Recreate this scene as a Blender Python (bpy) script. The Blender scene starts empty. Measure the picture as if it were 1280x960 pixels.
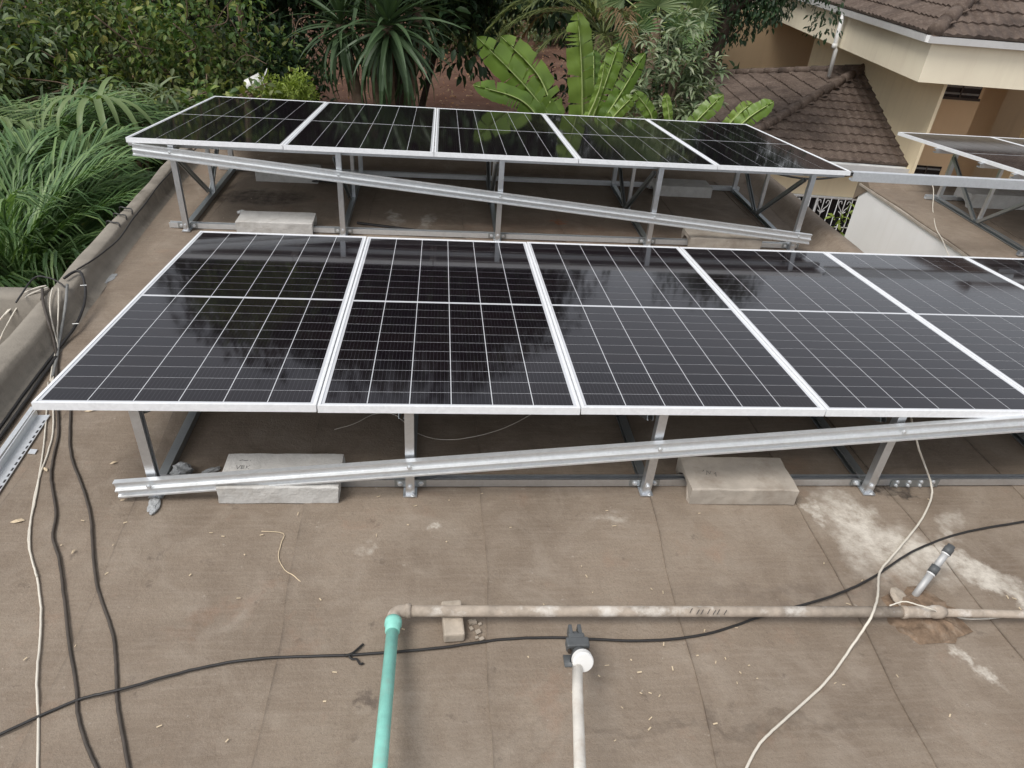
import bpy, bmesh, math, random
import numpy as np
from mathutils import Vector, Matrix, Euler
R = math.radians
sc = bpy.context.scene
COL = sc.collection
rng = random.Random(7)
nrg = np.random.default_rng(7)

# ------------------------------------------------------------------ camera, sky, sun, exposure
cam_d = bpy.data.cameras.new('Camera'); cam = bpy.data.objects.new('Camera', cam_d); COL.objects.link(cam)
cam.location = (1.6511, -2.5241, 2.3430)
cam.rotation_euler = (0.9840, -0.0683, -0.0798)
cam_d.sensor_width = 36.0; cam_d.lens = 892.68 / 1280 * 36.0
cam_d.clip_start = 0.05; cam_d.clip_end = 600
sc.camera = cam
SUN_EL, SUN_AZ = R(58), R(233)          # azimuth clockwise from +y
w = bpy.data.worlds.new('World'); sc.world = w; w.use_nodes = True
wn = w.node_tree.nodes; wl = w.node_tree.links
sky = wn.new('ShaderNodeTexSky'); sky.sky_type = 'NISHITA'; sky.sun_disc = False
sky.sun_elevation = SUN_EL; sky.sun_rotation = SUN_AZ; sky.air_density = 1.0; sky.dust_density = 6.0; sky.ozone_density = 1.0; sky.altitude = 1600
hs = wn.new('ShaderNodeHueSaturation'); hs.inputs['Saturation'].default_value = 0.22
bg = wn['Background']; bg.inputs['Strength'].default_value = 0.15
wl.new(sky.outputs[0], hs.inputs['Color']); wl.new(hs.outputs[0], bg.inputs['Color'])
sd = bpy.data.lights.new('Sun', 'SUN'); sd.energy = 1.45; sd.angle = R(26); sd.color = (1.0, 0.965, 0.92)
sun = bpy.data.objects.new('Sun', sd); COL.objects.link(sun)
dvec = Vector((math.sin(SUN_AZ) * math.cos(SUN_EL), math.cos(SUN_AZ) * math.cos(SUN_EL), math.sin(SUN_EL)))
sun.rotation_euler = (-dvec).to_track_quat('-Z', 'Y').to_euler(); sun.location = dvec * 60
vs = sc.view_settings
vs.view_transform = 'Standard'; vs.look = 'None'; vs.gamma = 1.0; vs.use_curve_mapping = False; vs.exposure = 0.47

# ------------------------------------------------------------------ helpers
class NT:
    def __init__(s, name):
        s.m = bpy.data.materials.new(name); s.m.use_nodes = True
        s.n = s.m.node_tree.nodes; s.l = s.m.node_tree.links
        s.b = s.n['Principled BSDF']; s.out = s.n['Material Output']
    def link(s, a, b): s.l.new(a, b)
    def _set(s, sock, v):
        if hasattr(v, 'is_output'): s.l.new(v, sock)
        elif v is not None: sock.default_value = v
    def coord(s, kind='Object'): return s.n.new('ShaderNodeTexCoord').outputs[kind]
    def pos(s): return s.n.new('ShaderNodeNewGeometry').outputs['Position']
    def island(s): return s.n.new('ShaderNodeNewGeometry').outputs['Random Per Island']
    def objrand(s): return s.n.new('ShaderNodeObjectInfo').outputs['Random']
    def sep(s, v):
        k = s.n.new('ShaderNodeSeparateXYZ'); s.l.new(v, k.inputs[0]); return k.outputs
    def math(s, op, a, b=None, c=None, clamp=False):
        k = s.n.new('ShaderNodeMath'); k.operation = op; k.use_clamp = clamp
        s._set(k.inputs[0], a); s._set(k.inputs[1], b)
        if c is not None: s._set(k.inputs[2], c)
        return k.outputs[0]
    def vmath(s, op, a, b=None):
        k = s.n.new('ShaderNodeVectorMath'); k.operation = op
        s._set(k.inputs[0], a); s._set(k.inputs[1], b)
        return k.outputs[1] if op in ('LENGTH', 'DISTANCE', 'DOT_PRODUCT') else k.outputs[0]
    def noise(s, vec, scale, detail=4, rough=.55, dist=0, color=False):
        k = s.n.new('ShaderNodeTexNoise'); s.l.new(vec, k.inputs['Vector'])
        k.inputs['Scale'].default_value = scale; k.inputs['Detail'].default_value = detail
        k.inputs['Roughness'].default_value = rough; k.inputs['Distortion'].default_value = dist
        return k.outputs[1 if color else 0]
    def ramp(s, f, a, b, c0=(0, 0, 0, 1), c1=(1, 1, 1, 1), mode='LINEAR'):
        k = s.n.new('ShaderNodeValToRGB'); s.l.new(f, k.inputs[0]); e = k.color_ramp.elements
        k.color_ramp.interpolation = mode
        e[0].position = a; e[1].position = b; e[0].color = c0; e[1].color = c1; return k.outputs[0]
    def mix(s, f, a, b, mode='MIX'):
        k = s.n.new('ShaderNodeMix'); k.data_type = 'RGBA'; k.blend_type = mode
        s._set(k.inputs[0], f); s._set(k.inputs[6], a); s._set(k.inputs[7], b); return k.outputs[2]
    def scalev(s, v, sx, sy, sz):
        k = s.n.new('ShaderNodeMapping'); s.l.new(v, k.inputs[0]); k.inputs['Scale'].default_value = (sx, sy, sz); return k.outputs[0]
    def bump(s, h, strength, dist=.01):
        k = s.n.new('ShaderNodeBump'); k.inputs['Strength'].default_value = strength; k.inputs['Distance'].default_value = dist
        s.l.new(h, k.inputs['Height']); s.l.new(k.outputs[0], s.b.inputs['Normal'])
    def set(s, **kw):
        for k, v in kw.items():
            s._set(s.b.inputs[k.replace('_', ' ').title().replace('Ior', 'IOR')], v)
        return s
def c4(r, g, b): return (r, g, b, 1)

class MB:
    def __init__(s): s.v = []; s.f = []
    def add(s, v, f):
        o = len(s.v); s.v += [tuple(p) for p in v]; s.f += [tuple(i + o for i in q) for q in f]; return s
    def box(s, x0, y0, z0, x1, y1, z1, M=None):
        v = [(x, y, z) for z in (z0, z1) for y in (y0, y1) for x in (x0, x1)]
        if M: v = [tuple(M @ Vector(p)) for p in v]
        return s.add(v, [(0, 2, 3, 1), (4, 5, 7, 6), (0, 1, 5, 4), (2, 6, 7, 3), (0, 4, 6, 2), (1, 3, 7, 5)])
    def sweep(s, prof, p0, p1, up=(0, 0, 1), caps=True):
        p0, p1 = Vector(p0), Vector(p1); d = (p1 - p0).normalized(); up = Vector(up)
        sx = d.cross(up).normalized(); uz = sx.cross(d).normalized(); n = len(prof)
        v = [p0 + sx * a + uz * b for a, b in prof] + [p1 + sx * a + uz * b for a, b in prof]
        f = [(i, (i + 1) % n, n + (i + 1) % n, n + i) for i in range(n)]
        if caps: f += [tuple(range(n))[::-1], tuple(range(n, 2 * n))]
        return s.add(v, f)
    def tube(s, pts, r, seg=8, caps=True):
        pts = [Vector(p) for p in pts]; n = len(pts); rr = r if isinstance(r, (list, tuple)) else [r] * n
        t = [(pts[min(i + 1, n - 1)] - pts[max(i - 1, 0)]).normalized() for i in range(n)]
        a = t[0].orthogonal().normalized(); v = []
        for i in range(n):
            a = (a - t[i] * a.dot(t[i])).normalized(); b = t[i].cross(a)
            v += [pts[i] + (a * math.cos(2 * math.pi * k / seg) + b * math.sin(2 * math.pi * k / seg)) * rr[i] for k in range(seg)]
        f = [(i * seg + k, i * seg + (k + 1) % seg, (i + 1) * seg + (k + 1) % seg, (i + 1) * seg + k) for i in range(n - 1) for k in range(seg)]
        if caps: f += [tuple(range(seg))[::-1], tuple(range((n - 1) * seg, n * seg))]
        return s.add(v, f)
    def lathe(s, prof, c, axis=(0, 0, 1), seg=20):
        ax = Vector(axis).normalized(); a = ax.orthogonal().normalized(); b = ax.cross(a); c = Vector(c); n = len(prof)
        v = [c + ax * h + (a * math.cos(2 * math.pi * k / seg) + b * math.sin(2 * math.pi * k / seg)) * r for r, h in prof for k in range(seg)]
        f = [(i * seg + k, i * seg + (k + 1) % seg, (i + 1) * seg + (k + 1) % seg, (i + 1) * seg + k) for i in range(n - 1) for k in range(seg)]
        f += [tuple(range(seg))[::-1], tuple(range((n - 1) * seg, n * seg))]
        return s.add(v, f)
    def mesh(s, name):
        m = bpy.data.meshes.new(name); m.from_pydata(s.v, [], s.f); m.update(); return m
    def build(s, name, mat, parent=None, smooth=False, bevel=0, fix=True):
        m = s.mesh(name)
        if fix and len(s.f) < 20000:
            bm = bmesh.new(); bm.from_mesh(m); bmesh.ops.recalc_face_normals(bm, faces=bm.faces); bm.to_mesh(m); bm.free()
        return link(name, m, mat, parent, smooth, bevel)
def link(name, m, mat, parent=None, smooth=False, bevel=0):
    if mat is not None and not m.materials: m.materials.append(mat)
    if smooth: m.polygons.foreach_set('use_smooth', [True] * len(m.polygons))
    o = bpy.data.objects.new(name, m); COL.objects.link(o)
    if parent: o.parent = parent
    if bevel:
        b = o.modifiers.new('Bevel', 'BEVEL'); b.width = bevel; b.segments = 2; b.limit_method = 'ANGLE'; b.angle_limit = R(40)
    return o
def tag(o, label=None, cat=None, group=None, kind=None):
    if label: o['label'] = label
    if cat: o['category'] = cat
    if group: o['group'] = group
    if kind: o['kind'] = kind
    return o
def thing(name, label, cat, loc=(0, 0, 0), rot=(0, 0, 0), group=None):
    o = bpy.data.objects.new(name, None); COL.objects.link(o); o.location = loc; o.rotation_euler = rot; o.empty_display_size = .1
    return tag(o, label, cat, group)
def smooth_path(pts, n=8):
    P = [Vector(p) for p in pts]; P = [P[0] * 2 - P[1]] + P + [P[-1] * 2 - P[-2]]; out = []
    for i in range(1, len(P) - 2):
        a, b, c, d = P[i - 1:i + 3]
        for k in range(n):
            t = k / n
            out.append(.5 * ((2 * b) + (c - a) * t + (2 * a - 5 * b + 4 * c - d) * t * t + (3 * b - a - 3 * c + d) * t ** 3))
    return out + [P[-2]]
def inv(o):     # keep world coordinates of a child of a moved parent
    pass

# ------------------------------------------------------------------ materials
def m_membrane():
    s = NT('roof_membrane'); p = s.pos()
    big = s.noise(p, 1.1, 5, .6, .4); mid = s.noise(p, 6, 6, .65, .3); fine = s.noise(p, 90, 3, .6); grit = s.noise(p, 420, 2, .6)
    streak = s.noise(s.scalev(p, 14, 1.2, 1), 1.0, 4, .6)
    base = s.mix(s.ramp(big, .32, .68), c4(.180, .137, .099), c4(.280, .222, .166))
    base = s.mix(s.math('MULTIPLY', s.ramp(mid, .45, .75), .45), base, c4(.325, .272, .212))
    base = s.mix(s.math('MULTIPLY', s.ramp(streak, .52, .8), .28), base, c4(.15, .108, .078))
    base = s.mix(s.math('MULTIPLY', s.ramp(fine, .35, .7), .22), base, c4(.14, .105, .08))
    base = s.mix(s.math('MULTIPLY', s.ramp(grit, .58, .70), .36), base, c4(.46, .40, .33))
    base = s.mix(s.math('MULTIPLY', s.ramp(s.noise(p, 240, 2, .6), .56, .68), .36), base, c4(.105, .08, .06))
    weave = s.noise(s.scalev(p, 5, 60, 1), 1.0, 3, .6); base = s.mix(s.math('MULTIPLY', s.ramp(weave, .45, .75), .22), base, c4(.38, .32, .26))
    base = s.mix(s.math('MULTIPLY', s.ramp(s.noise(s.vmath('ADD', p, (2.7, 8.2, 0)), 3.2, 6, .72, .8), .50, .70), .40), base, c4(.37, .315, .255))
    base = s.mix(s.math('MULTIPLY', s.ramp(s.noise(p, 26, 3, .7), .68, .74), .4), base, c4(.48, .43, .37))
    base = s.mix(s.math('MULTIPLY', s.ramp(s.noise(s.vmath('ADD', p, (5.1, 3.3, 0)), 9, 5, .7), .63, .72), .5), base, c4(.10, .075, .058))
    base = s.mix(s.math('MULTIPLY', s.ramp(s.noise(s.vmath('ADD', p, (9.1, 1.3, 0)), 2.4, 5, .7), .58, .74), .35), base, c4(.29, .165, .105))
    # cement splashes, wet spots: shaped stains
    dn = s.vmath('SCALE', s.vmath('SUBTRACT', s.noise(p, 7, 5, .65, 0, True), (.5, .5, .5)), None)
    dn.node.inputs['Scale'].default_value = .34
    pd = s.vmath('ADD', p, dn)
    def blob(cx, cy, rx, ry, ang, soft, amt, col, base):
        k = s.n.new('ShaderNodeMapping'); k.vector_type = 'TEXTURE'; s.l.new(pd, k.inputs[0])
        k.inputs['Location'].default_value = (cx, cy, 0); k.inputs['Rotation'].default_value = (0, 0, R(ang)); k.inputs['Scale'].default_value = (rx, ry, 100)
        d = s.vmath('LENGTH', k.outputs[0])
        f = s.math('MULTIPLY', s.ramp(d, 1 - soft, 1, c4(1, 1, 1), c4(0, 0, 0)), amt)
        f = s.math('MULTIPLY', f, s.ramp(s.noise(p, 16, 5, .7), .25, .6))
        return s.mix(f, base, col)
    wht = c4(.66, .61, .53)
    for a in [(3.64, -.14, .24, .16, -60, .6, .8, wht), (3.78, -.36, .36, .20, -25, .6, .8, wht), (4.05, -.47, .32, .10, -35, .6, .85, wht), (4.25, -.68, .26, .06, -38, .8, .85, wht), (3.55, -.42, .10, .2, 10, .9, .5, wht),
              (3.48, -.10, .03, .12, 3, .7, .8, wht), (3.75, -.95, .16, .035, -60, .9, .8, wht), (4.12, -.22, .20, .05, 40, .9, .5, wht),
              (1.25, 3.62, .07, .26, 10, .8, .75, wht), (1.55, 3.55, .06, .24, -14, .8, .7, wht), (.02, 2.42, .07, .13, -20, .5, .5, wht), (-.06, 2.15, .05, .05, 0, .6, .6, wht),
              (1.66, -.20, .06, .03, 8, .8, .7, wht), (1.35, -.33, .06, .05, 0, .8, .5, wht), (2.48, -.12, .12, .05, 15, .9, .4, wht),
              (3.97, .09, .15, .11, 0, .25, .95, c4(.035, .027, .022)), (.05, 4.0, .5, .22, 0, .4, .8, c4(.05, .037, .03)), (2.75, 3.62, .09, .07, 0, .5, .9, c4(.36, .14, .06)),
              (1.42, -1.02, .05, .035, 30, .6, .7, c4(.08, .06, .05)), (2.9, 3.4, 1.2, .5, 0, .9, .35, c4(.20, .10, .06)),
              (3.3, -.60, .9, .05, -2, .9, .5, c4(.12, .09, .07)), (2.7, -1.18, 1.0, .03, 1, .9, .5, c4(.11, .085, .065)), (4.1, -1.1, .3, .12, 10, .9, .4, c4(.13, .1, .08))]:
        base = blob(*a, base)
    at = s.n.new('ShaderNodeAttribute'); at.attribute_name = 'seam'
    base = s.mix(s.math('MULTIPLY', at.outputs['Fac'], s.ramp(s.noise(p, 5, 4, .7), .35, .75)), base, c4(.085, .066, .052))
    s.set(base_color=base, roughness=s.math('MULTIPLY_ADD', mid, .3, .62), specular_ior_level=.35)
    h = s.math('ADD', s.math('MULTIPLY', grit, .5), s.math('ADD', fine, s.math('MULTIPLY', mid, 3)))
    s.bump(h, .5, .006)
    return s.m
def m_galv(name, tint=(.70, .72, .74), rough=.38, metal=.9):
    s = NT(name); p = s.coord('Object')
    n1 = s.noise(p, 38, 3, .6, 1.0); n2 = s.noise(s.scalev(p, 3, 3, 3), 2, 4)
    col = s.mix(s.ramp(n1, .3, .7), c4(*[t * .94 for t in tint]), c4(*[min(t * 1.05, .95) for t in tint]))
    col = s.mix(s.math('MULTIPLY', s.ramp(n2, .55, .8), .15), col, c4(.40, .38, .35))
    s.set(base_color=col, metallic=metal, roughness=s.math('MULTIPLY_ADD', n1, .2, rough - .1)); s.bump(n1, .06, .002)
    return s.m
def m_wall(name, col, streak):
    s = NT(name); p = s.coord('Object'); n = s.noise(p, 1.3, 5, .6); v = s.noise(s.scalev(p, 5, 5, .35), 1.0, 5, .65); f = s.noise(p, 150, 3)
    b = s.mix(s.ramp(n, .3, .7), c4(*[c * .95 for c in col]), c4(*[min(c * 1.04, .9) for c in col]))
    b = s.mix(s.math('MULTIPLY', s.ramp(v, .52, .78), .45), b, c4(*streak))
    b = s.mix(s.math('MULTIPLY', s.ramp(s.noise(p, 6, 6, .75), .62, .75), .3), b, c4(*streak))
    s.set(base_color=b, roughness=.85, specular_ior_level=.2); s.bump(f, .15, .004); return s.m
def m_simple(name, col, rough=.6, var=.25, scale=8, metal=0, bump=.15, bscale=60, spec=.5, dirt=None, dirt_amt=.5):
    s = NT(name); p = s.coord('Object'); n = s.noise(p, scale, 5, .65); n2 = s.noise(p, bscale, 3)
    lo = c4(*[c * (1 - var) for c in col]); hi = c4(*[min(c * (1 + var), 1) for c in col])
    b = s.mix(s.ramp(n, .3, .7), lo, hi)
    if dirt: b = s.mix(s.math('MULTIPLY', s.ramp(s.noise(s.vmath('ADD', p, (3, 7, 1)), scale * .6, 6, .7), .52, .68), dirt_amt), b, c4(*dirt))
    s.set(base_color=b, roughness=rough, metallic=metal, specular_ior_level=spec)
    if bump: s.bump(n2, bump, .004)
    return s.m
def m_leaf(name, cols, rough=.5, trans=.3, spec=.4):
    s = NT(name); r = s.island(); k = s.n.new('ShaderNodeValToRGB'); s.l.new(r, k.inputs[0]); e = k.color_ramp.elements
    while len(e) < len(cols): e.new(.5)
    for i, c in enumerate(cols): e[i].position = i / (len(cols) - 1); e[i].color = c4(*c)
    n = s.noise(s.pos(), 2.2, 3)
    col = s.mix(s.math('MULTIPLY', s.ramp(n, .35, .7), .35), k.outputs[0], c4(*[c * .55 for c in cols[0]]))
    s.set(base_color=col, roughness=rough, specular_ior_level=spec)
    t = s.n.new('ShaderNodeBsdfTranslucent'); s.l.new(s.mix(1.0, col, c4(.9, 1.0, .45), 'MULTIPLY'), t.inputs[0])
    mx = s.n.new('ShaderNodeMixShader'); mx.inputs[0].default_value = trans
    s.l.new(s.b.outputs[0], mx.inputs[1]); s.l.new(t.outputs[0], mx.inputs[2]); s.l.new(mx.outputs[0], s.out.inputs[0])
    return s.m
def m_cell():
    s = NT('solar_cell'); p = s.coord('Object'); x = s.sep(p)[0]
    fx = s.math('FRACT', s.math('MULTIPLY', x, 10 / .176))
    line = s.math('COMPARE', fx, .5, .045)
    base = s.mix(s.objrand(), c4(.0058, .0038, .0060), c4(.0090, .0056, .0072))
    base = s.mix(s.math('MULTIPLY', line, .30), base, c4(.10, .10, .115))
    s.set(base_color=base, roughness=.6, specular_ior_level=.0, coat_weight=.95, coat_ior=1.46)
    q = s.pos(); n = s.noise(q, 2.5, 4); smear = s.ramp(s.noise(s.scalev(q, 3, 9, 3), 5, 5, .7), .62, .8)
    s._set(s.b.inputs['Coat Roughness'], s.math('MULTIPLY_ADD', n, .05, .03))
    s._set(s.b.inputs['Base Color'], s.mix(s.math('MULTIPLY', smear, .05), base, c4(.32, .31, .34)))
    return s.m
MAT = {}
MAT['membrane'] = m_membrane()
MAT['kerb'] = m_simple('dusty_kerb_coating', (.255, .228, .190), .88, .22, 3.5, 0, .5, 90, .3, (.095, .082, .065), .75)
MAT['well'] = m_simple('stained_gutter_concrete', (.15, .135, .115), .9, .3, 5, 0, .4, 60, .3, (.09, .075, .06), .6)
MAT['galv'] = m_galv('galvanised_steel')
MAT['galv_dark'] = m_galv('weathered_galvanised_steel', (.42, .45, .46), .45)
MAT['galv_dull'] = m_galv('dull_galvanised_pipe', (.52, .52, .51), .62, .5)
MAT['zinc_white'] = m_galv('bright_zinc', (.76, .78, .79), .40, .65)
MAT['alu'] = m_galv('anodised_aluminium', (.86, .87, .88), .45, .12)
MAT['cell'] = m_cell()
s_ = NT('panel_backsheet'); s_.set(base_color=c4(.60, .61, .63), roughness=.6, specular_ior_level=.0, coat_weight=1.0, coat_roughness=.04, coat_ior=1.46); MAT['backsheet'] = s_.m
MAT['concrete'] = m_simple('pale_cement', (.54, .525, .495), .88, .12, 9, 0, .9, 55, .25, (.38, .35, .31), .6)
MAT['concrete_b'] = m_simple('brown_dusted_cement', (.40, .355, .30), .88, .16, 6, 0, .4, 120, .3, (.25, .20, .155), .6)
MAT['pencil'] = m_simple('pencil_marking', (.09, .09, .09), .8, .1)
MAT['plastic_black'] = m_simple('black_cable_sheath', (.022, .020, .019), .5, .3, 12, 0, .05)
MAT['plastic_brown'] = m_simple('dusty_dark_cable_sheath', (.060, .048, .038), .6, .3, 9, 0, .05)
MAT['plastic_grey'] = m_simple('grey_conduit', (.20, .20, .19), .5, .2, 10, 0, .05)
MAT['cable_white'] = m_simple('white_cable_sheath', (.66, .61, .52), .5, .1, 9, 0, .03)
MAT['tie'] = m_simple('white_cable_tie', (.75, .75, .74), .45, .05)
MAT['teal'] = m_simple('teal_pipe_plastic', (.27, .64, .54), .48, .13, 18, 0, .08, 90, .4, (.34, .50, .42), .5)
MAT['pvc'] = m_simple('weathered_beige_pipe', (.38, .32, .26), .8, .30, 14, 0, .4, 90, .25, (.66, .62, .56), .9)
MAT['pipe_white'] = m_simple('white_pipe_plastic', (.72, .68, .61), .55, .10, 16, 0, .12, 90, .4, (.46, .37, .28), .45)
MAT['cap_white'] = m_simple('clean_white_plastic', (.80, .79, .76), .4, .04)
MAT['clamp'] = m_simple('dark_grey_plastic', (.085, .09, .092), .5, .2, 20)
MAT['brick'] = m_simple('mortar_brick', (.42, .36, .29), .9, .2, 14, 0, .6, 70, .3, (.22, .17, .13), .6)
MAT['mortar'] = m_simple('crumbled_mortar', (.20, .14, .095), .95, .4, 22, 0, 1.0, 60, .2, (.33, .27, .21), .5)
MAT['wood'] = m_simple('wood_shaving', (.62, .50, .34), .8, .2)
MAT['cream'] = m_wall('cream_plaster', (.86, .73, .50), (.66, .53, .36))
MAT['shadowed'] = m_wall('shade_toned_plaster', (.68, .50, .31), (.54, .38, .23))  # cream walls under the eaves, overhang shade mixed into a darker colour
MAT['fascia'] = m_wall('pale_cream_fascia', (.88, .79, .61), (.70, .60, .45))
MAT['white_wall'] = m_wall('white_plaster', (.87, .87, .86), (.74, .73, .70))
MAT['gutter'] = m_simple('white_gutter', (.74, .74, .72), .45, .05, 5, 0, .05, 60, .5, (.58, .56, .52), .35)
MAT['iron_white'] = m_simple('white_painted_iron', (.74, .74, .73), .45, .06)
MAT['glass_dark'] = m_simple('dark_window_glass', (.010, .011, .012), .12, .2, 4, 0, 0)
MAT['frame_dark'] = m_simple('dark_window_frame', (.05, .035, .025), .6, .2)
s_ = NT('roof_tile'); p_ = s_.pos()
b_ = s_.mix(s_.ramp(s_.noise(p_, 2.2, 5, .65), .3, .7), c4(.078, .055, .043), c4(.155, .118, .096))
b_ = s_.mix(s_.math('MULTIPLY', s_.ramp(s_.noise(p_, 17, 4, .7), .5, .75), .6), b_, c4(.26, .21, .17))
b_ = s_.mix(s_.math('MULTIPLY', s_.ramp(s_.noise(s_.vmath('ADD', p_, (4, 9, 2)), 1.3, 4, .6), .52, .68), .6), b_, c4(.045, .034, .029))
b_ = s_.mix(s_.math('MULTIPLY', s_.ramp(s_.noise(s_.vmath('ADD', p_, (1, 3, 8)), 30, 4, .7), .66, .74), .8), b_, c4(.45, .40, .33))
s_.set(base_color=b_, roughness=.85, specular_ior_level=.25); s_.bump(s_.noise(p_, 60, 4), .4, .006); MAT['tile'] = s_.m
s_ = NT('red_soil'); p_ = s_.pos()
b_ = s_.mix(s_.ramp(s_.noise(p_, .35, 5, .6), .35, .65), c4(.085, .040, .026), c4(.150, .088, .062))
b_ = s_.mix(s_.math('MULTIPLY', s_.ramp(s_.noise(p_, 3.5, 6, .7), .5, .7), .5), b_, c4(.09, .045, .03))
b_ = s_.mix(s_.math('MULTIPLY', s_.ramp(s_.noise(p_, 14, 4, .75), .58, .7), .5), b_, c4(.20, .135, .09))
s_.set(base_color=b_, roughness=.95, specular_ior_level=.2); s_.bump(s_.noise(p_, 9, 6, .7), .6, .05); MAT['soil'] = s_.m
MAT['litter'] = m_leaf('dry_leaf', [(.22, .11, .05), (.36, .20, .09), (.30, .22, .13), (.14, .07, .04)], .8, .1)
MAT['bark'] = m_simple('tree_bark', (.17, .12, .085), .95, .35, 7, 0, .9, 25, .2, (.24, .19, .14), .5)
MAT['bark_dark'] = m_simple('dark_bark', (.06, .045, .035), .95, .35, 7, 0, .9, 25, .2)
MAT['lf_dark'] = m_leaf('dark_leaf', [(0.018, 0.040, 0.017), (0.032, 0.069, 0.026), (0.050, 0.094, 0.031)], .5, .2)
MAT['lf_mid'] = m_leaf('mid_green_leaf', [(0.066, 0.120, 0.039), (0.117, 0.211, 0.056), (0.199, 0.292, 0.074), (0.314, 0.331, 0.087)], .5, .3)
MAT['lf_olive'] = m_leaf('olive_leaf', [(0.083, 0.111, 0.047), (0.147, 0.186, 0.063), (0.260, 0.279, 0.097)], .55, .3)
MAT['lf_lime'] = m_leaf('lime_leaf', [(0.180, 0.240, 0.042), (0.276, 0.360, 0.060), (0.360, 0.432, 0.096)], .5, .35)
MAT['lf_grey'] = m_leaf('grey_green_leaf', [(0.126, 0.178, 0.098), (0.202, 0.265, 0.143), (0.319, 0.381, 0.218), (0.454, 0.481, 0.336)], .5, .25)
MAT['lf_pale'] = m_leaf('pale_green_leaf', [(0.111, 0.162, 0.085), (0.195, 0.252, 0.130), (0.286, 0.336, 0.195)], .55, .3)
MAT['lf_palm'] = m_leaf('palm_leaflet', [(0.084, 0.157, 0.062), (0.139, 0.245, 0.086), (0.262, 0.369, 0.142)], .42, .3)
MAT['lf_palm_pale'] = m_leaf('pale_palm_leaflet', [(0.121, 0.188, 0.072), (0.189, 0.263, 0.104), (0.284, 0.350, 0.156)], .45, .3)
MAT['lf_yucca'] = m_leaf('yucca_leaf', [(.030, .062, .026), (.060, .105, .045), (.115, .160, .080)], .45, .15)
MAT['lf_banana'] = m_leaf('banana_leaf', [(0.107, 0.197, 0.034), (0.175, 0.280, 0.048), (0.243, 0.345, 0.073)], .38, .35, .5)
MAT['lf_banana_b'] = m_leaf('unfurling_banana_leaf', [(.22, .34, .06), (.28, .40, .09)], .4, .35, .5)
MAT['midrib'] = m_simple('pale_midrib', (.36, .44, .16), .5, .1)
MAT['lf_brown'] = m_leaf('browned_frond', [(.16, .10, .05), (.24, .16, .08), (.10, .07, .035)], .7, .2)
MAT['lf_red'] = m_leaf('maroon_leaf', [(.05, .012, .012), (.10, .025, .02), (.06, .03, .015)], .5, .25)
MAT['lf_yellow'] = m_leaf('yellowing_leaf', [(.10, .17, .04), (.24, .26, .06), (.36, .30, .08), (.16, .24, .06)], .5, .35)

# ------------------------------------------------------------------ ground
GZ = -3.4
g = MB()
gx = [-160, -60, -30] + list(range(-24, 31, 3)) + [40, 70, 160]; gy = [-60, -20, 0] + list(range(6, 66, 3)) + [80, 120, 260]
sst = lambda a, b_, t: max(0, min(1, (t - a) / (b_ - a)))
gv = [(x, y, GZ - 1.4 * sst(6.9, 9, x) * (1 - sst(18, 24, y)) + (.12 * math.sin(x * .5 + y * .3) * math.sin(y * .37) if 8 < y < 62 and abs(x) < 25 else 0)) for y in gy for x in gx]
g.add(gv, [(j * len(gx) + i, j * len(gx) + i + 1, (j + 1) * len(gx) + i + 1, (j + 1) * len(gx) + i) for j in range(len(gy) - 1) for i in range(len(gx) - 1)])
tag(g.build('ground', MAT['soil'], None, True), kind='structure')

# ------------------------------------------------------------------ the flat-roofed house this is photographed from
house = thing('flat_roof_house', 'flat roofed house with brown bitumen roofing, low kerbs and white wing wall', 'building')
b = MB(); b.box(-.60, -6, GZ, 5.14, 5.22, -.22); b.box(5.14, -6, GZ, 9.6, 2.7, -.22); b.build('wall', MAT['cream'], house)
b = MB(); b.box(6.48, 2.75, GZ, 10.6, 5.22, -.030); o = b.build('wall', MAT['white_wall'], house); tag(o, 'white plastered wall of the roof wing')
b = MB(); b.box(-3.2, -6, GZ, -.602, 1.75, -.36); b.build('wall', MAT['concrete'], house)
b = MB(); b.box(-.62, -6, -.219, 5.2, 5.3, -.004); b.box(5.2, -6, -.219, 9.7, 2.75, -.004)
slab = b.build('roof_slab', MAT['concrete_b'], house)
b = MB(); b.box(6.46, 2.753, -.028, 10.65, 5.25, -.004); b.build('roof_slab', MAT['concrete_b'], house)
b = MB(); b.box(-3.2, -6, -.359, -.70, 1.62, -.32); b.build('gutter_floor', MAT['well'], house)

def sheet(xl, xr, y0, y1, parent):
    # xl, xr: functions of y; a bitumen sheet whose left lap lies over its neighbour
    n = max(6, int((y1 - y0) / .12)); mb = MB(); us = [0, .012, .05, .14, .35, .6, .85, 1.0]; seam = []
    ph = rng.uniform(0, 9); v = []
    for j in range(n + 1):
        y = y0 + (y1 - y0) * j / n
        wob = .010 * math.sin(y * 2.3 + ph) + .006 * math.sin(y * 7.1 + ph * 2) + rng.uniform(-.003, .003)
        a = xl(y) + wob; c = xr(y) + .07
        v.append((a - .001, y, -.003))
        for u in us:
            z = .0075 - .0068 * min(1, u * 1.05) + (.0015 * math.sin(y * 3 + u * 7 + ph) if .04 < u < .9 else 0)
            v.append((a + (c - a) * u, y, z))
        sd = rng.uniform(.55, 1)
        seam += [sd, sd, .25 * sd, 0, 0, 0, 0, 0, 0]
    k = len(us) + 1
    mb.add(v, [(j * k + i, j * k + i + 1, (j + 1) * k + i + 1, (j + 1) * k + i) for j in range(n) for i in range(k - 1)])
    m = mb.mesh('roofing_sheet'); at = m.attributes.new('seam', 'FLOAT', 'POINT'); at.data.foreach_set('value', seam)
    return link('roofing_sheet', m, MAT['membrane'], parent, False)
foot = lambda y: float(np.interp(y, [-6, 0, 1.17, 2.2, 3, 5.2], [-.47, -.49, -.585, -.685, -.735, -.83]))
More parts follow.
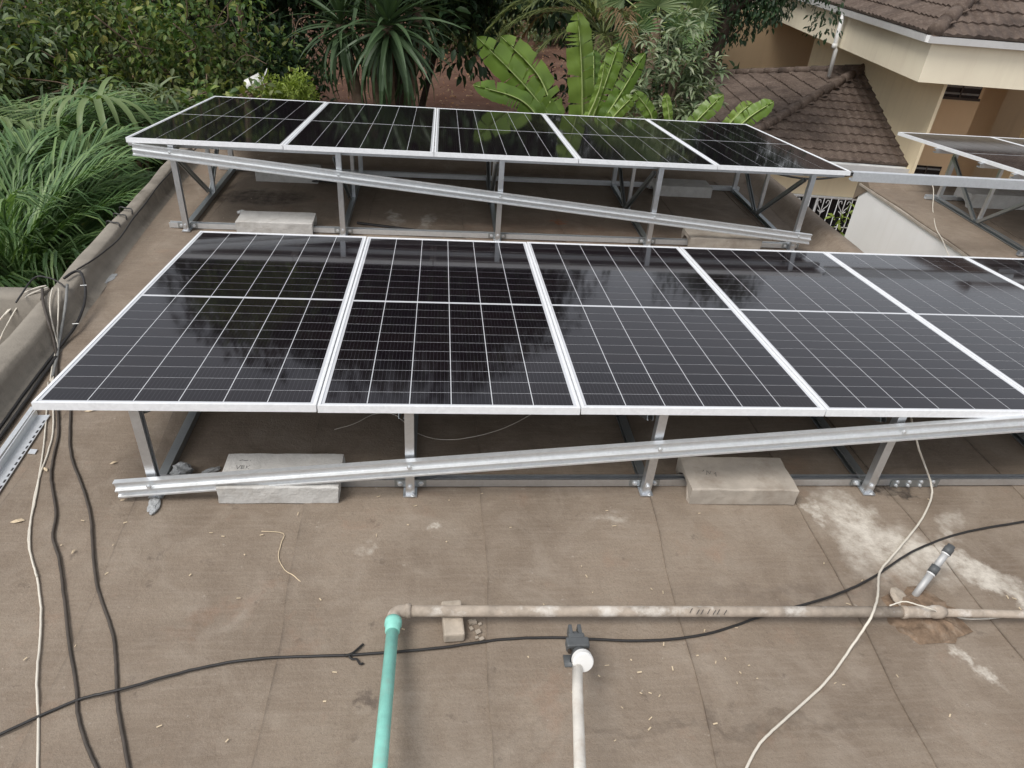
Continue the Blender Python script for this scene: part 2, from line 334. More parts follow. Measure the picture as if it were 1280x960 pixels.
E_ = [(-.26, -.26), (.34, .30), (1.07, 1.05), (1.85, 1.86), (2.62, 2.68), (3.37, 3.42), (4.0, 3.94)]     # seam x at y=-1.2 and y=0
lin = lambda e: (lambda y: e[0] + (e[1] - e[0]) * max(-1.5, min(1.8, (y + 1.2) / 1.2)))
edges = [lambda y: foot(y) + .05] + [lin(e) for e in E_]
for i in range(len(edges)):
    r = edges[i + 1] if i + 1 < len(edges) else (lambda y: 4.66)
    sheet(edges[i], r, -6, 5.06, slab)
sheet(lambda y: 4.66, lambda y: 5.02, 2.70, 5.06, slab)
for x in (4.66, 5.42, 6.2, 6.97, 7.75, 8.5): sheet(lambda y, x=x: x, lambda y, x=x: min(x + .77, 9.5), -6, 2.70, slab)
for x in (6.475, 7.3, 8.1, 8.9, 9.7): sheet(lambda y, x=x: x, lambda y, x=x: x + .8, 2.80, 5.15, slab)

def kerb(name, pts, prof, mat, parent):
    # pts: (x, y, inner direction); profile (distance inwards, z), one ring per point
    mb = MB(); k = len(prof(0)); v = []
    for i, (x, y, dx, dy) in enumerate(pts): v += [(x + dx * a, y + dy * a, z) for a, z in prof(i)]
    mb.add(v, [(i * k + j, i * k + j + 1, (i + 1) * k + j + 1, (i + 1) * k + j) for i in range(len(pts) - 1) for j in range(k - 1)])
    mb.add(v[:k], [tuple(range(k))]); mb.add(v[-k:], [tuple(range(k))])
    return mb.build(name, mat, parent, True)
ys = [-6 + .18 * i for i in range(62)]
xo = lambda y: float(np.interp(y, [-6, 0, 1.2, 2, 4.4, 5.2], [-.74, -.745, -.775, -.815, -.915, -.93]))
def prof_left(i):
    y = ys[i]; wd = foot(y) + .06 - xo(y); wv = .008 * math.sin(y * 3.1) + .005 * math.sin(y * 9.3)
    return [(0, -.36), (0, .128 + wv), (.012, .148 + wv), (wd * .20, .153 + wv), (wd * .52, .150 + wv), (wd * .58, .142 + wv), (wd * .64, .112), (wd * .72, .045), (wd * .92, .010), (wd, .004)]
kerb('roof_kerb', [(xo(y), y, 1, 0) for y in ys], prof_left, MAT['kerb'], house)
pf = lambda h, wd: (lambda i: [(0, -.21), (0, h - .02), (.015, h), (wd * .45, h + .004), (wd * .58, h - .02), (wd * .72, h * .45), (wd * .86, .02), (wd, .004)])
kerb('roof_kerb', [(5.24 + .006 * math.sin(k), 2.62 + k * .2, -1, 0) for k in range(14)], pf(.13, .26), MAT['membrane'], house)
kerb('roof_kerb', [(-.9 + k * .25, 5.34, 0, -1) for k in range(25)], pf(.16, .32), MAT['membrane'], house)
kerb('roof_kerb', [(6.47 + k * .25, 5.30, 0, -1) for k in range(17)], pf(.10, .28), MAT['membrane'], house)
kerb('roof_kerb', [(-3.2 + k * .2, 1.80, 0, -1) for k in range(13)], lambda i: [(0, -.4), (0, .13), (.015, .15), (.13, .15), (.15, .13), (.165, -.31)], MAT['kerb'], house)

# ------------------------------------------------------------------ solar panels
PW, PL, TH, PITCH = 1.136, 2.347, .035, 1.142
LIP = .0125
def build_panel_meshes():
    f = MB()
    f.box(0, 0, -TH, LIP, PL, 0); f.box(PW - LIP, 0, -TH, PW, PL, 0)
    f.box(LIP, 0, -TH, PW - LIP, LIP, -.0002); f.box(LIP, PL - LIP, -TH, PW - LIP, PL, -.0002)
    f.box(LIP, LIP, -TH + .001, LIP + .012, PL - LIP, -TH + .003); f.box(PW - LIP - .012, LIP, -TH + .001, PW - LIP, PL - LIP, -TH + .003)
    fr = f.mesh('frame'); fr.materials.append(MAT['alu'])
    s = MB(); s.box(LIP, LIP, -.010, PW - LIP, PL - LIP, -.0036); sh = s.mesh('laminate_sheet'); sh.materials.append(MAT['backsheet'])
    j = MB(); j.box(PW / 2 - .1, PL / 2 - .03, -.03, PW / 2 + .1, PL / 2 + .03, -.0105); jb = j.mesh('junction_box'); jb.materials.append(MAT['plastic_black'])
    return fr, sh, jb
FR, SH, JB = build_panel_meshes()
IX0 = LIP + .012; CPX = (PW - 2 * IX0) / 6; IY0 = LIP + .014; MID = .020; CPY = (PL - 2 * IY0 - MID) / 22
def cell_mesh(name, lx, ly):
    c = MB(); z0, z1 = -.0035, -.0028; hx, hy = lx / 2, ly / 2; k = .0012
    c.add([(-hx, -hy, z0), (hx, -hy, z0), (hx, hy, z0), (-hx, hy, z0), (-hx + k * .1, -hy + k * .1, z1), (hx - k * .1, -hy + k * .1, z1), (hx - k * .1, hy - k * .1, z1), (-hx + k * .1, hy - k * .1, z1)],
          [(4, 5, 6, 7), (0, 1, 5, 4), (1, 2, 6, 5), (2, 3, 7, 6), (3, 0, 4, 7)])
    m = c.mesh(name); m.materials.append(MAT['cell']); return m
CELL = cell_mesh('solar_cell', CPX - .0042, CPY - .0030)
STRING = cell_mesh('cell_string', CPX - .0042, CPY * 11 - .0019)
def panel(label, group, loc, tilt, yaw, full):
    r = thing('solar_panel', label, 'solar panel', loc, (tilt, 0, yaw), group)
    for nm, m in (('frame', FR), ('laminate_sheet', SH), ('junction_box', JB)):
        o = bpy.data.objects.new(nm, m); COL.objects.link(o); o.parent = r
    for cx in range(6):
        x = IX0 + CPX * (cx + .5)
        if full:
            for cy in range(22):
                o = bpy.data.objects.new('solar_cell', CELL); COL.objects.link(o); o.parent = r
                o.location = (x, IY0 + CPY * (cy + .5) + (MID if cy > 10 else 0), 0)
        else:
            for h in (0, 1):
                o = bpy.data.objects.new('cell_string', STRING); COL.objects.link(o); o.parent = r
                o.location = (x, IY0 + CPY * 11 * (h + .5) + MID * h, 0)
    return r
HF, TF = .5355, -.0834
HB, TB, XB, YB, WB = .7361, -.0857, -.6815, 3.117, -.0027
ORD = ['first', 'second', 'third', 'fourth', 'fifth', 'sixth', 'seventh']
for i in range(7):
    panel(f'black solar panel, {ORD[i]} from the cable-strewn kerb in the row by the pipes', 'solar panels in the row by the pipes',
          (i * PITCH + .003, 0, HF + rng.uniform(-.002, .002)), TF, rng.uniform(-.0006, .0006), i < 6)
for i in range(5):
    panel(f'black solar panel, {ORD[i]} from the palms in the row beside the garden', 'solar panels in the row beside the garden',
          (XB + (i * PITCH + .003) * math.cos(WB), YB + (i * PITCH) * math.sin(WB), HB + rng.uniform(-.002, .002)), TB, WB, False)
for i in range(3):
    panel(f'black solar panel on the white-walled wing, {ORD[i]} from the courtyard gap', 'solar panels on the white-walled wing',
          (6.84 + i * PITCH, YB, HB), TB, 0, False)

# ------------------------------------------------------------------ mounting structures
def cprof(w, h, t=.003, lip=.010):
    # lipped channel, opening towards -u
    a, b = w / 2, h / 2
    return [(-a, -b), (a, -b), (a, b), (-a, b), (-a, b - lip), (-a + t, b - lip), (-a + t, b - t), (a - t, b - t), (a - t, -b + t), (-a + t, -b + t), (-a + t, -b + lip), (-a, -b + lip)]
C41 = cprof(.041, .041); C30 = cprof(.030, .030, .003, .007)
def bolt(parent, p, axis=(0, -1, 0), r=.008):
    b = MB(); b.lathe([(r * .01, .010), (r, .010), (r, .002), (r * 1.7, .002), (r * 1.7, 0), (r * .01, 0)][::-1], p, axis, 8); b.build('bolt', MAT['zinc_white'], parent)
def rail(parent, name, prof, p0, p1, mat='galv', up=(0, 0, 1)):
    b = MB(); b.sweep(prof, p0, p1, up); return b.build(name, MAT[mat], parent)
HAT = [(-.030, -.036), (.030, -.036), (.030, -.030), (.012, -.030), (.012, -.006), (.022, -.004), (.022, .004), (.012, .006), (.012, .032), (.030, .032), (.030, .038), (-.030, .038), (-.030, .034), (.006, .034), (.006, -.032), (-.030, -.032)]
DPROF = [(-.012, -.042), (.016, -.042), (.016, -.034), (.004, -.030), (.004, -.008), (.020, -.003), (.020, .003), (.004, .008), (.004, .034), (.014, .040), (.014, .044), (-.012, .044)]
def mount(label, x0, x1, y0, zt, tilt, posts, diag, splice=None, far_rail=True, stubs=(), xbase=None, near_mat='galv'):
    r = thing('mounting_frame', label, 'mounting frame', (0, 0, 0))
    zu = lambda y: zt + y * math.tan(tilt) - TH - .0035          # underside of the panels at depth y
    ynear, ymid, yfar = .035, .86, 1.56
    for yy in (ynear + .10, .40, ymid, yfar, *stubs):
        rail(r, 'purlin', C41, (x0 - .035, y0 + yy, zu(yy) - .0210), (x1 + .03, y0 + yy, zu(yy) - .0210), 'galv')
    for x in posts:
        zb = .0245
        rail(r, 'base_rail', C41, (x, y0 + ynear + .024, zb + .006), (x, y0 + yfar + .03, zb + .006), 'galv_dark')
        rail(r, 'post', C41, (x, y0 + ynear, .008), (x, y0 + ynear, zu(ynear) - .002), 'galv', (0, 1, 0))
        rail(r, 'post', C41, (x + .002, y0 + yfar, .054), (x + .002, y0 + yfar, zu(yfar) - .043), 'galv', (0, 1, 0))
        rail(r, 'post', C30, (x + .004, y0 + ymid, .052), (x + .004, y0 + ymid, zu(ymid) - .043), 'galv', (0, 1, 0))
        rail(r, 'brace', C30, (x - .026, y0 + ymid - .03, .05), (x - .036, y0 + ynear + .05, zu(ynear) - .07), 'galv_dark', (1, 0, 0))
        rail(r, 'brace', C30, (x - .026, y0 + ymid + .03, .05), (x - .036, y0 + yfar - .03, zu(yfar) - .07), 'galv_dark', (1, 0, 0))
        f = MB(); f.box(x - .032, y0 + ynear - .035, .0075, x + .032, y0 + ynear + .03, .0125); f.build('foot_plate', MAT['galv'], r)
        for sx in (-.0495, .0495):
            f = MB(); f.box(x + sx - .0255, y0 + ynear + .030, .016, x + sx + .0255, y0 + ynear + .0335, .056); f.build('bracket', MAT['galv_dark'], r)
        for sx in (-.05, .05): bolt(r, (x + sx, y0 + ynear + .0299, .036))
        bolt(r, (x, y0 + ynear - .0215, .06)); bolt(r, (x + .012, y0 + ynear - .03, .013), (0, 0, 1), .006)
    xb0, xb1 = xbase
    rail(r, 'cross_rail', C41, (xb0, y0 + ynear + .056, .032), (xb1, y0 + ynear + .056, .032), near_mat, (0, -1, 0))
    if far_rail: rail(r, 'cross_rail', C41, (xb0, y0 + yfar + .06, .032), (xb1, y0 + yfar + .06, .032), 'zinc_white', (0, -1, 0))
    if splice:
        f = MB(); f.box(splice, y0 + ynear + .028, .010, splice + .26, y0 + ynear + .0325, .054); f.build('splice_plate', MAT['galv_dark'], r)
        for q in range(4):
            for z in (.02, .044): bolt(r, (splice + .03 + q * .065, y0 + ynear + .0278, z), (0, -1, 0), .006)
    if diag:
        (dx0, dz0), (dx1, dz1) = diag; yd = y0 + ynear - .045
        rail(r, 'diagonal_rail', DPROF, (dx0, yd, dz0), (dx1, yd, dz1), 'zinc_white')
        for x in posts:
            if min(dx0, dx1) < x < max(dx0, dx1):
                z = dz0 + (dz1 - dz0) * (x - dx0) / (dx1 - dx0); bolt(r, (x, yd - .019, z + .018), (0, -1, 0), .007)
    return r
fposts = [.385, 1.53, 2.674, 3.827, 4.98, 6.13, 7.28]
mF = mount('galvanised steel frame under the solar row by the pipes, diagonal rail across its posts', 0, 7 * PITCH, 0, HF, TF, fposts, ((.235, .075), (4.62, .494)), 3.97, True, (), (.36, 7.5))
bposts = [-.375, .865, 2.14, 3.44, 4.74]
mB = mount('galvanised steel frame under the solar row beside the garden, diagonal rail sloping down to courtyard', XB, XB + 5 * PITCH, YB, HB, TB, bposts, ((-.64, .655), (4.86, .135)), None, True, (), (-.52, 4.82), 'zinc_white')
mC = mount('galvanised steel frame under the panels on the white-walled wing', 6.84, 6.84 + 3 * PITCH, YB, HB, TB, [7.06, 8.33, 9.6], None, None, True, (), (6.95, 9.9))
b = MB(); b.sweep(cprof(.05, .075, .004, .016), (5.06, YB + .02, .690), (6.83, YB - .02, .690), (0, 0, 1)); tag(b.build('bridging_rail', MAT['zinc_white']), 'white zinc rail bridging the courtyard gap between two solar rows', 'rail')

# loose rails lying by the kerb
b = MB(); b.sweep([(-.03, 0), (.03, 0), (.03, .004), (.026, .004), (.026, .003), (-.026, .003), (-.026, .042), (-.03, .042)], (-.30, -.35, .012), (-.362, .62, .012))
lr = b.build('loose_rail', MAT['zinc_white']); tag(lr, 'wide pale zinc rail with slotted edge lying beside the kerb', 'rail')
sl = MB(); sl.box(-.02, 0, 0, .02, .001, .001)
sm = MB(); sm.box(-.004, -.010, 0, .004, .010, .0016); smm = sm.mesh('slot')
for q in range(22):
    o = link('slot', smm, MAT['plastic_black'], lr); y = -.30 + q * .041; o.location = (-.30 - (y + .35) * .0639 + .022, y, .0152)
b = MB(); b.sweep(cprof(.024, .030, .003, .006), (-.372, -.35, .024), (-.425, .66, .024)); tag(b.build('loose_rail', MAT['zinc_white']), 'narrow white zinc rail lying against the black conduit by the kerb', 'rail')
b = MB(); b.tube([(.95, 3.42, .016), (1.45, 3.30, .016), (1.92, 3.26, .016)], .012, 8); b.box(1.9, 3.245, .006, 1.96, 3.275, .036); tag(b.build('steel_rod', MAT['plastic_black']), 'dark steel rod lying under the garden-side solar row', 'rod')

# ------------------------------------------------------------------ ballast blocks (inverted channel kerbs)
def block_mesh(L, W, H, seed):
    r = random.Random(seed); c = .006
    out = [(0, 0), (0, H * .5), (0, H - c), (c, H), (W * .3, H), (W * .7, H), (W - c, H), (W, H - c), (W, H * .5), (W, 0)]
    inn = [(W * .86, 0), (W * .78, .036), (W * .66, .058), (W * .5, .063), (W * .34, .058), (W * .22, .036), (W * .14, 0)]
    prof = out + inn; n = len(prof); mb = MB(); nx = 12; v = []
    for i in range(nx + 1):
        x = L * i / nx
        for k, (y, z) in enumerate(prof):
            e = .004 if i in (0, nx) else 0
            v.append((x + (r.uniform(-.004, .004) if e else 0), y + r.uniform(-.0022, .0022), max(0, z - (e * .7 if k < 10 else 0) + (r.uniform(-.0018, .0018) if z > 0 else 0))))
    mb.add(v, [(i * n + k, i * n + (k + 1) % n, (i + 1) * n + (k + 1) % n, (i + 1) * n + k) for i in range(nx) for k in range(n)])
    mb.add(v[:n], [tuple(range(n))[::-1]]); mb.add(v[-n:], [tuple(range(n))])
    return mb
def block(label, x, y, L, W, H, mat, seed, rot=0):
    o = block_mesh(L, W, H, seed).build('ballast_block', MAT[mat], None, False, .004); o.location = (x, y, .006); o.rotation_euler = (0, 0, R(rot))
    return tag(o, label, 'concrete block', 'concrete ballast blocks on the frame rails')
b1 = block('pale grey concrete ballast block with pencil marking under the diagonal rail', .672, -.035, .535, .245, .098, 'concrete', 1, 0)
b2 = block('brown dusty concrete ballast block beside the white cement stain', 2.868, -.055, .53, .25, .098, 'concrete_b', 2, -1)
block('pale concrete ballast block beside second post, just behind the pipe-side solar row', .02, 3.13, .60, .25, .10, 'concrete', 3, 1)
block('grey concrete ballast block near the steel rod end, under garden-side panels on the palm side', -.10, 4.42, .58, .25, .11, 'concrete', 4, 0)
block('grey concrete ballast block on the far rail, courtyard end of the garden-side row', 3.83, 4.47, .60, .25, .11, 'concrete', 5, 0)
block('pale concrete ballast block at the low end of the sloping diagonal rail', 3.80, 3.12, .64, .25, .10, 'concrete_b', 6, 0)
block('concrete ballast block under the panels on the white-walled wing', 7.30, 4.50, .70, .28, .15, 'concrete', 7, 0)
# scribbled pencil letters on the pale block
def strokes(parent, polys, ox, oy, s, z):
    m = MB()
    for pl in polys:
        m.tube([(ox + a * s, oy + c * s, z(oy + c * s)) for a, c in pl], .0012, 5)
    m.build('pencil_marking', MAT['pencil'], parent)
ztop = lambda y: .0988
strokes(b1, [[(0, 1), (.35, 0), (.7, 1)], [(.95, 0), (.95, 1), (1.4, .85), (1.05, .52), (1.5, .3), (.95, 0)], [(1.8, 0), (1.8, 1)], [(2.35, 1), (1.8, .45), (2.4, 0)]], .055, .125, .026, ztop)
strokes(b1, [[(0, .4), (.5, .6), (1, .4), (1.5, .55)], [(1.9, .4), (1.95, .5)]], .06, .175, .026, ztop)
strokes(b2, [[(0, 0), (.3, 1.0), (.6, .2), (1.0, .9)], [(1.3, .2), (1.7, .6), (1.5, -.4)], [(-.4, .8), (-.1, 1.2)]], .10, .105, .03, ztop)

# ------------------------------------------------------------------ pipes and fittings on the roof
def pipe(parent, name, pts, r, mat, n=1, seg=14):
    b = MB(); b.tube(pts if n == 1 else smooth_path(pts, n), r, seg); return b.build(name, MAT[mat], parent, True)
wp = thing('water_pipe', 'weathered beige water pipe on a brick with teal riser and elbow', 'pipe')
PA = Vector((1.511, -.708, .076)); PB = Vector((3.56, -.764, .076))
pipe(wp, 'pipe', [PA + Vector((.02, 0, 0)), PA.lerp(PB, .3), PA.lerp(PB, .62) + Vector((0, .004, -.004)), PB], .0215, 'pvc')
pipe(wp, 'pipe', [PB, (4.07, -.784, .070), (8.6, -.93, .066)], .0165, 'pvc')
b = MB(); b.lathe([(.02, 0), (.026, 0), (.026, .02), (.0235, .024), (.0235, .13), (.027, .135), (.027, .165), (.018, .19), (.016, .19)], PB + Vector((-.02, 0, 0)), (1, -.02, 0), 16); b.build('coupling', MAT['pvc'], wp, True)
b = MB(); b.tube(smooth_path([PA + Vector((.045, 0, 0)), PA + Vector((.005, -.004, 0)), PA + Vector((-.012, -.022, .003)), PA + Vector((-.013, -.055, .008))], 5), .0255, 14); b.build('elbow', MAT['pvc'], wp, True)
b = MB(); b.tube([PA + Vector((.03, 0, 0)), PA + Vector((.05, 0, 0))], .0275, 14); b.build('elbow_collar', MAT['pvc'], wp, True)
b = MB(); b.lathe([(.02, 0), (.031, 0), (.0325, .012), (.0325, .026), (.0275, .034), (.0275, .058), (.022, .062)], PA + Vector((-.013, -.048, .009)), (-.012, -1, .12), 18); b.build('socket', MAT['teal'], wp, True)
pipe(wp, 'pipe', [PA + Vector((-.0135, -.09, .014)), (1.496, -1.375, .20), (1.49, -1.80, .285), (1.485, -2.3, .385)], .0225, 'teal')
# brick support
b = MB(); Mx = Matrix.Translation((1.722, -.722, 0)) @ Matrix.Rotation(R(4), 4, 'Z')
b.box(-.040, -.082, .004, .040, .082, .053, Mx); o = b.build('support_brick', MAT['brick'], None, False, .008); tag(o, 'mortar-covered brick propping up the beige pipe', 'brick')
b = MB()
for q in range(7):
    x, y = 1.785 + rng.uniform(0, .05), -.745 + rng.uniform(-.05, .04); k = rng.uniform(.006, .014)
    b.box(-k, -k * .8, 0, k, k * .8, k, Matrix.Translation((x, y, .005)) @ Matrix.Rotation(rng.uniform(0, 3), 4, 'Z') @ Matrix.Rotation(rng.uniform(-.4, .4), 4, 'X'))
tag(b.build('mortar_crumbs', MAT['brick']), 'crumbs of broken mortar beside the pipe brick', 'rubble', kind='stuff')
# white satellite-style mast with grey clamp and white cap
ms = thing('mast', 'white mast with dark grey clamp and round white cap', 'mast', (2.167, -.945, 0))
K = Vector((0, 0, .0))
b = MB(); b.tube([(-.022, -.10, .185), (-.045, -.22, .22), (-.100, -.53, .33), (-.19, -1.0, .50)], .0178, 16); b.build('tube', MAT['pipe_white'], ms, True)
b = MB(); b.lathe([(.002, .0), (.034, .0), (.037, .006), (.037, .03), (.033, .036), (.002, .036)], (-.004, -.070, .190), (.02, -.80, .40), 28); b.build('cap', MAT['cap_white'], ms, False)
b = MB(); b.lathe([(.005, 0), (.024, 0), (.026, .012), (.022, .055), (.005, .055)], (.000, -.020, .150), (-.08, -.80, .50), 18); b.build('collar', MAT['clamp'], ms, True)
b = MB(); b.box(-.042, -.006, .128, .042, .036, .168); b.box(-.030, .030, .13, .030, .056, .165); b.build('clamp_body', MAT['clamp'], ms, False, .007)
b = MB(); b.box(-.024, .052, .11, -.010, .095, .16); b.box(.010, .052, .11, .024, .095, .16); b.box(-.010, .060, .12, .010, .072, .15); b.build('clamp_jaw', MAT['clamp'], ms, False, .003)
for sx in (-1, 1):
    b = MB(); b.lathe([(.001, 0), (.007, 0), (.007, .012), (.001, .012)], (sx * .033, -.008, .148), (0, -1, .3), 10); b.build('bolt', MAT['frame_dark'], ms)
b = MB(); b.tube([(.006, .045, .006), (.006, .045, .135)], .014, 12); b.box(-.03, .02, .006, .04, .07, .012); b.build('stub_post', MAT['clamp'], ms, True)
# vent pipe in crumbled mortar
b = MB(); n = 26; rings = [(0, .034), (.05, .036), (.085, .030), (.12, .016), (.150, .004)]; v = [(3.68, -.735, .036)]
for r_, z in rings[1:]:
    for k in range(n): q = 1 + rng.uniform(-.16, .16); v.append((3.68 + r_ * q * 1.15 * math.cos(k * 2 * math.pi / n), -.735 + r_ * q * math.sin(k * 2 * math.pi / n), max(.003, z + rng.uniform(-.006, .006))))
f = [(0, 1 + k, 1 + (k + 1) % n) for k in range(n)] + [(1 + j * n + k, 1 + j * n + (k + 1) % n, 1 + (j + 1) * n + (k + 1) % n, 1 + (j + 1) * n + k) for j in range(3) for k in range(n)]
tag(b.add(v, [q[::-1] for q in f]).build('mortar_patch', MAT['mortar']), 'crumbling round mortar patch around the vent pipe foot', 'mortar')
b = MB(); b.lathe([(.001, 0), (.045, .004), (.05, .012), (.03, .02), (.001, .018)], (3.615, -.648, .014), (.3, -.2, 1), 9); tag(b.build('pebble', MAT['brick']), 'flat pale stone chip beside the vent pipe', 'stone')
vp = thing('vent_pipe', 'leaning galvanised vent pipe with threaded joints by the cement stain', 'pipe')
V0, V1 = Vector((3.690, -.640, .004)), Vector((3.865, -.515, .180)); dv = (V1 - V0)
b = MB(); b.tube([V0, V0 + dv * .55], .0150, 14); b.build('pipe', MAT['galv_dull'], vp, True)
b = MB(); b.tube([V0 + dv * .58, V0 + dv * .92], .0150, 14); b.build('pipe', MAT['galv_dull'], vp, True)
b = MB(); b.lathe([(.014, 0), (.0195, 0), (.0195, .036), (.014, .036)], V0 + dv * .50, dv, 14); b.build('coupling', MAT['clamp'], vp, True)
b = MB(); b.lathe([(.012, 0), (.020, 0), (.020, .030), (.016, .032), (.016, .044), (.012, .044)], V0 + dv * .88, dv, 14); b.build('cap', MAT['clamp'], vp, True)
for t in (.47, .86):
    b = MB(); b.lathe([(.013, 0), (.0180, 0), (.0180, .006), (.013, .006)], V0 + dv * t, dv, 14); b.build('thread_ring', MAT['tie'], vp, True)

# ------------------------------------------------------------------ cables
def cable(label, pts, r, mat, n=7, name='cable', cat='cable', seg=7):
    pts = [Vector(p) for p in pts]
    if pts[-1].y < -1.25:
        d = (pts[-1] - pts[-2]).normalized() * .11
        for k in range(14): pts.append(pts[-1] + d)
    if pts[0].x < -.2 and pts[0].y < -.9:
        d = (pts[0] - pts[1]).normalized() * .07
        for k in range(4): pts.insert(0, pts[0] + d)
    P = smooth_path(pts, n); Q = []
    for i, p in enumerate(P):
        q = Vector(p)
        if 0 < i < len(P) - 1: q += Vector((rng.uniform(-1, 1), rng.uniform(-1, 1), 0)) * .0009
        Q.append(q)
    b = MB(); b.tube(Q, r, seg); return tag(b.build(name, MAT[mat], None, True), label, cat)
cable('long black cable crossing the whole roof under the pipes', [(0.150, -1.180, 0.014), (0.258, -1.112, 0.012), (0.448, -1.004, 0.016), (0.580, -0.971, 0.022), (0.820, -0.888, 0.012), (1.035, -0.855, 0.012), (1.321, -0.851, 0.012), (1.644, -0.833, 0.012), (1.887, -0.802, 0.012), (2.105, -0.797, 0.012), (2.448, -0.821, 0.012), (2.713, -0.800, 0.012), (3.012, -0.711, 0.012), (3.324, -0.631, 0.020), (3.554, -0.536, 0.020), (3.832, -0.383, 0.012), (4.142, -0.271, 0.012), (4.530, -0.195, 0.012), (4.928, -0.132, 0.012), (5.382, -0.077, 0.012), (5.943, -0.032, 0.012), (6.576, 0.008, 0.012)], .0052, 'plastic_black')
cable('dusty black cable running beside the white flex towards the kerb', [(-0.442, 0.989, 0.012), (-0.354, 0.758, 0.012), (-0.233, 0.482, 0.012), (-0.167, 0.264, 0.012), (-0.113, 0.121, 0.012), (-0.003, -0.089, 0.012), (0.045, -0.233, 0.012), (0.127, -0.368, 0.012), (0.222, -0.553, 0.012), (0.323, -0.756, 0.012), (0.429, -0.953, 0.012), (0.468, -1.043, 0.012), (0.540, -1.156, 0.012), (0.622, -1.261, 0.012)], .0062, 'plastic_brown')
cable('dusty black cable making a gentle bend past the frame foot', [(-0.344, 0.911, 0.012), (-0.232, 0.617, 0.012), (-0.112, 0.325, 0.012), (0.012, 0.121, 0.012), (0.079, 0.013, 0.012), (0.162, -0.140, 0.012), (0.241, -0.326, 0.012), (0.332, -0.516, 0.012), (0.462, -0.725, 0.012), (0.525, -0.862, 0.012), (0.571, -0.982, 0.012), (0.615, -1.077, 0.012), (0.713, -1.266, 0.012)], .0062, 'plastic_brown')
cable('white flex running along the roof near the kerb', [(-0.486, 0.991, 0.010), (-0.379, 0.761, 0.010), (-0.261, 0.484, 0.010), (-0.216, 0.327, 0.010), (-0.170, 0.124, 0.010), (-0.104, -0.086, 0.010), (-0.032, -0.276, 0.010), (0.076, -0.449, 0.010), (0.161, -0.607, 0.010), (0.221, -0.752, 0.010), (0.283, -0.916, 0.010), (0.354, -1.065, 0.010), (0.434, -1.252, 0.010)], .0045, 'cable_white')
cable('second white flex joining the first beside the kerb', [(-0.474, 0.926, 0.011), (-0.349, 0.617, 0.011), (-0.250, 0.356, 0.011), (-0.132, 0.015, 0.011), (-0.077, -0.160, 0.011), (-0.005, -0.321, 0.011), (0.082, -0.458, 0.016)], .0040, 'cable_white')
cable('cream flex curving from the frame across the beige pipe', [(3.983, 0.160, 0.399), (3.995, 0.100, 0.336), (4.038, 0.070, 0.249), (4.190, 0.153, 0.075), (4.168, 0.051, 0.055), (4.127, -0.041, 0.030), (3.986, -0.190, 0.012), (3.749, -0.388, 0.018), (3.599, -0.514, 0.030), (3.462, -0.701, 0.100), (3.356, -0.826, 0.126), (3.273, -0.892, 0.020), (3.106, -1.030, 0.012), (2.893, -1.165, 0.012), (2.772, -1.247, 0.012), (2.671, -1.352, 0.012)], .0050, 'cable_white')
cable('short white wire looping over the pipe coupling', [(3.475, -0.762, 0.115), (3.542, -0.749, 0.122), (3.598, -0.770, 0.122), (3.647, -0.786, 0.115), (3.771, -0.753, 0.030), (3.901, -0.758, 0.012), (4.126, -0.748, 0.012), (4.301, -0.761, 0.012)], .0030, 'cable_white')
cable('thin pale wire lying under the pipe-side solar row', [(1.117, 0.520, 0.008), (1.211, 0.570, 0.008), (1.321, 0.665, 0.008), (1.416, 0.659, 0.008), (1.489, 0.573, 0.008), (1.555, 0.489, 0.008), (1.661, 0.442, 0.008), (1.795, 0.450, 0.008), (1.990, 0.528, 0.008), (2.165, 0.661, 0.008), (2.310, 0.811, 0.008)], .0022, 'cable_white')
cable('yellowish bent twig of wire on the open roof', [(0.895, -0.212, 0.008), (0.990, -0.227, 0.008), (0.991, -0.289, 0.008), (0.995, -0.366, 0.008), (1.033, -0.432, 0.008), (1.071, -0.463, 0.008), (1.108, -0.497, 0.008)], .0018, 'wood', 4, 'wire_scrap', 'wire')
cable('cream cord hanging by the far post of the wing frame', [(6.924, 4.700, 0.202), (6.914, 4.600, 0.148), (6.834, 4.387, 0.010), (6.536, 3.841, 0.010), (6.408, 3.526, 0.010), (6.149, 2.961, 0.010)], .0045, 'cable_white')
cable('thin black cable along the top of the palm-side kerb', [(-0.729, 2.033, 0.166), (-0.697, 2.167, 0.164), (-0.670, 2.344, 0.164), (-0.657, 2.591, 0.164), (-0.693, 2.953, 0.164), (-0.714, 3.305, 0.164), (-0.751, 3.737, 0.164), (-0.759, 4.065, 0.164), (-0.760, 4.350, 0.164), (-0.755, 4.739, 0.164), (-0.733, 5.081, 0.164)], .0058, 'plastic_black')
cable('black conduit lying in the kerb corner and looping over it', [(-0.492, 0.168, 0.020), (-0.515, 0.505, 0.022), (-0.537, 0.800, 0.022), (-0.555, 1.121, 0.022), (-0.559, 1.295, 0.024), (-0.547, 1.481, 0.050), (-0.565, 1.662, 0.080), (-0.596, 1.803, 0.120), (-0.645, 1.917, 0.160), (-0.689, 1.985, 0.172), (-0.724, 1.976, 0.175), (-0.749, 1.889, 0.170)], .0088, 'plastic_black', 7, 'conduit', 'conduit')
cable('second dark conduit hugging the kerb foot', [(-0.463, 0.113, 0.020), (-0.477, 0.424, 0.020), (-0.496, 0.708, 0.020), (-0.521, 0.991, 0.020), (-0.527, 1.161, 0.030)], .0100, 'plastic_black', 7, 'conduit', 'conduit')
cable('straight grey conduit dropping over the kerb edge', [(-0.694, 1.803, 0.168), (-0.616, 1.579, 0.150), (-0.601, 1.454, 0.080), (-0.566, 1.285, 0.030), (-0.528, 1.171, 0.024), (-0.468, 0.976, 0.020)], .0090, 'plastic_grey', 6, 'conduit', 'conduit')
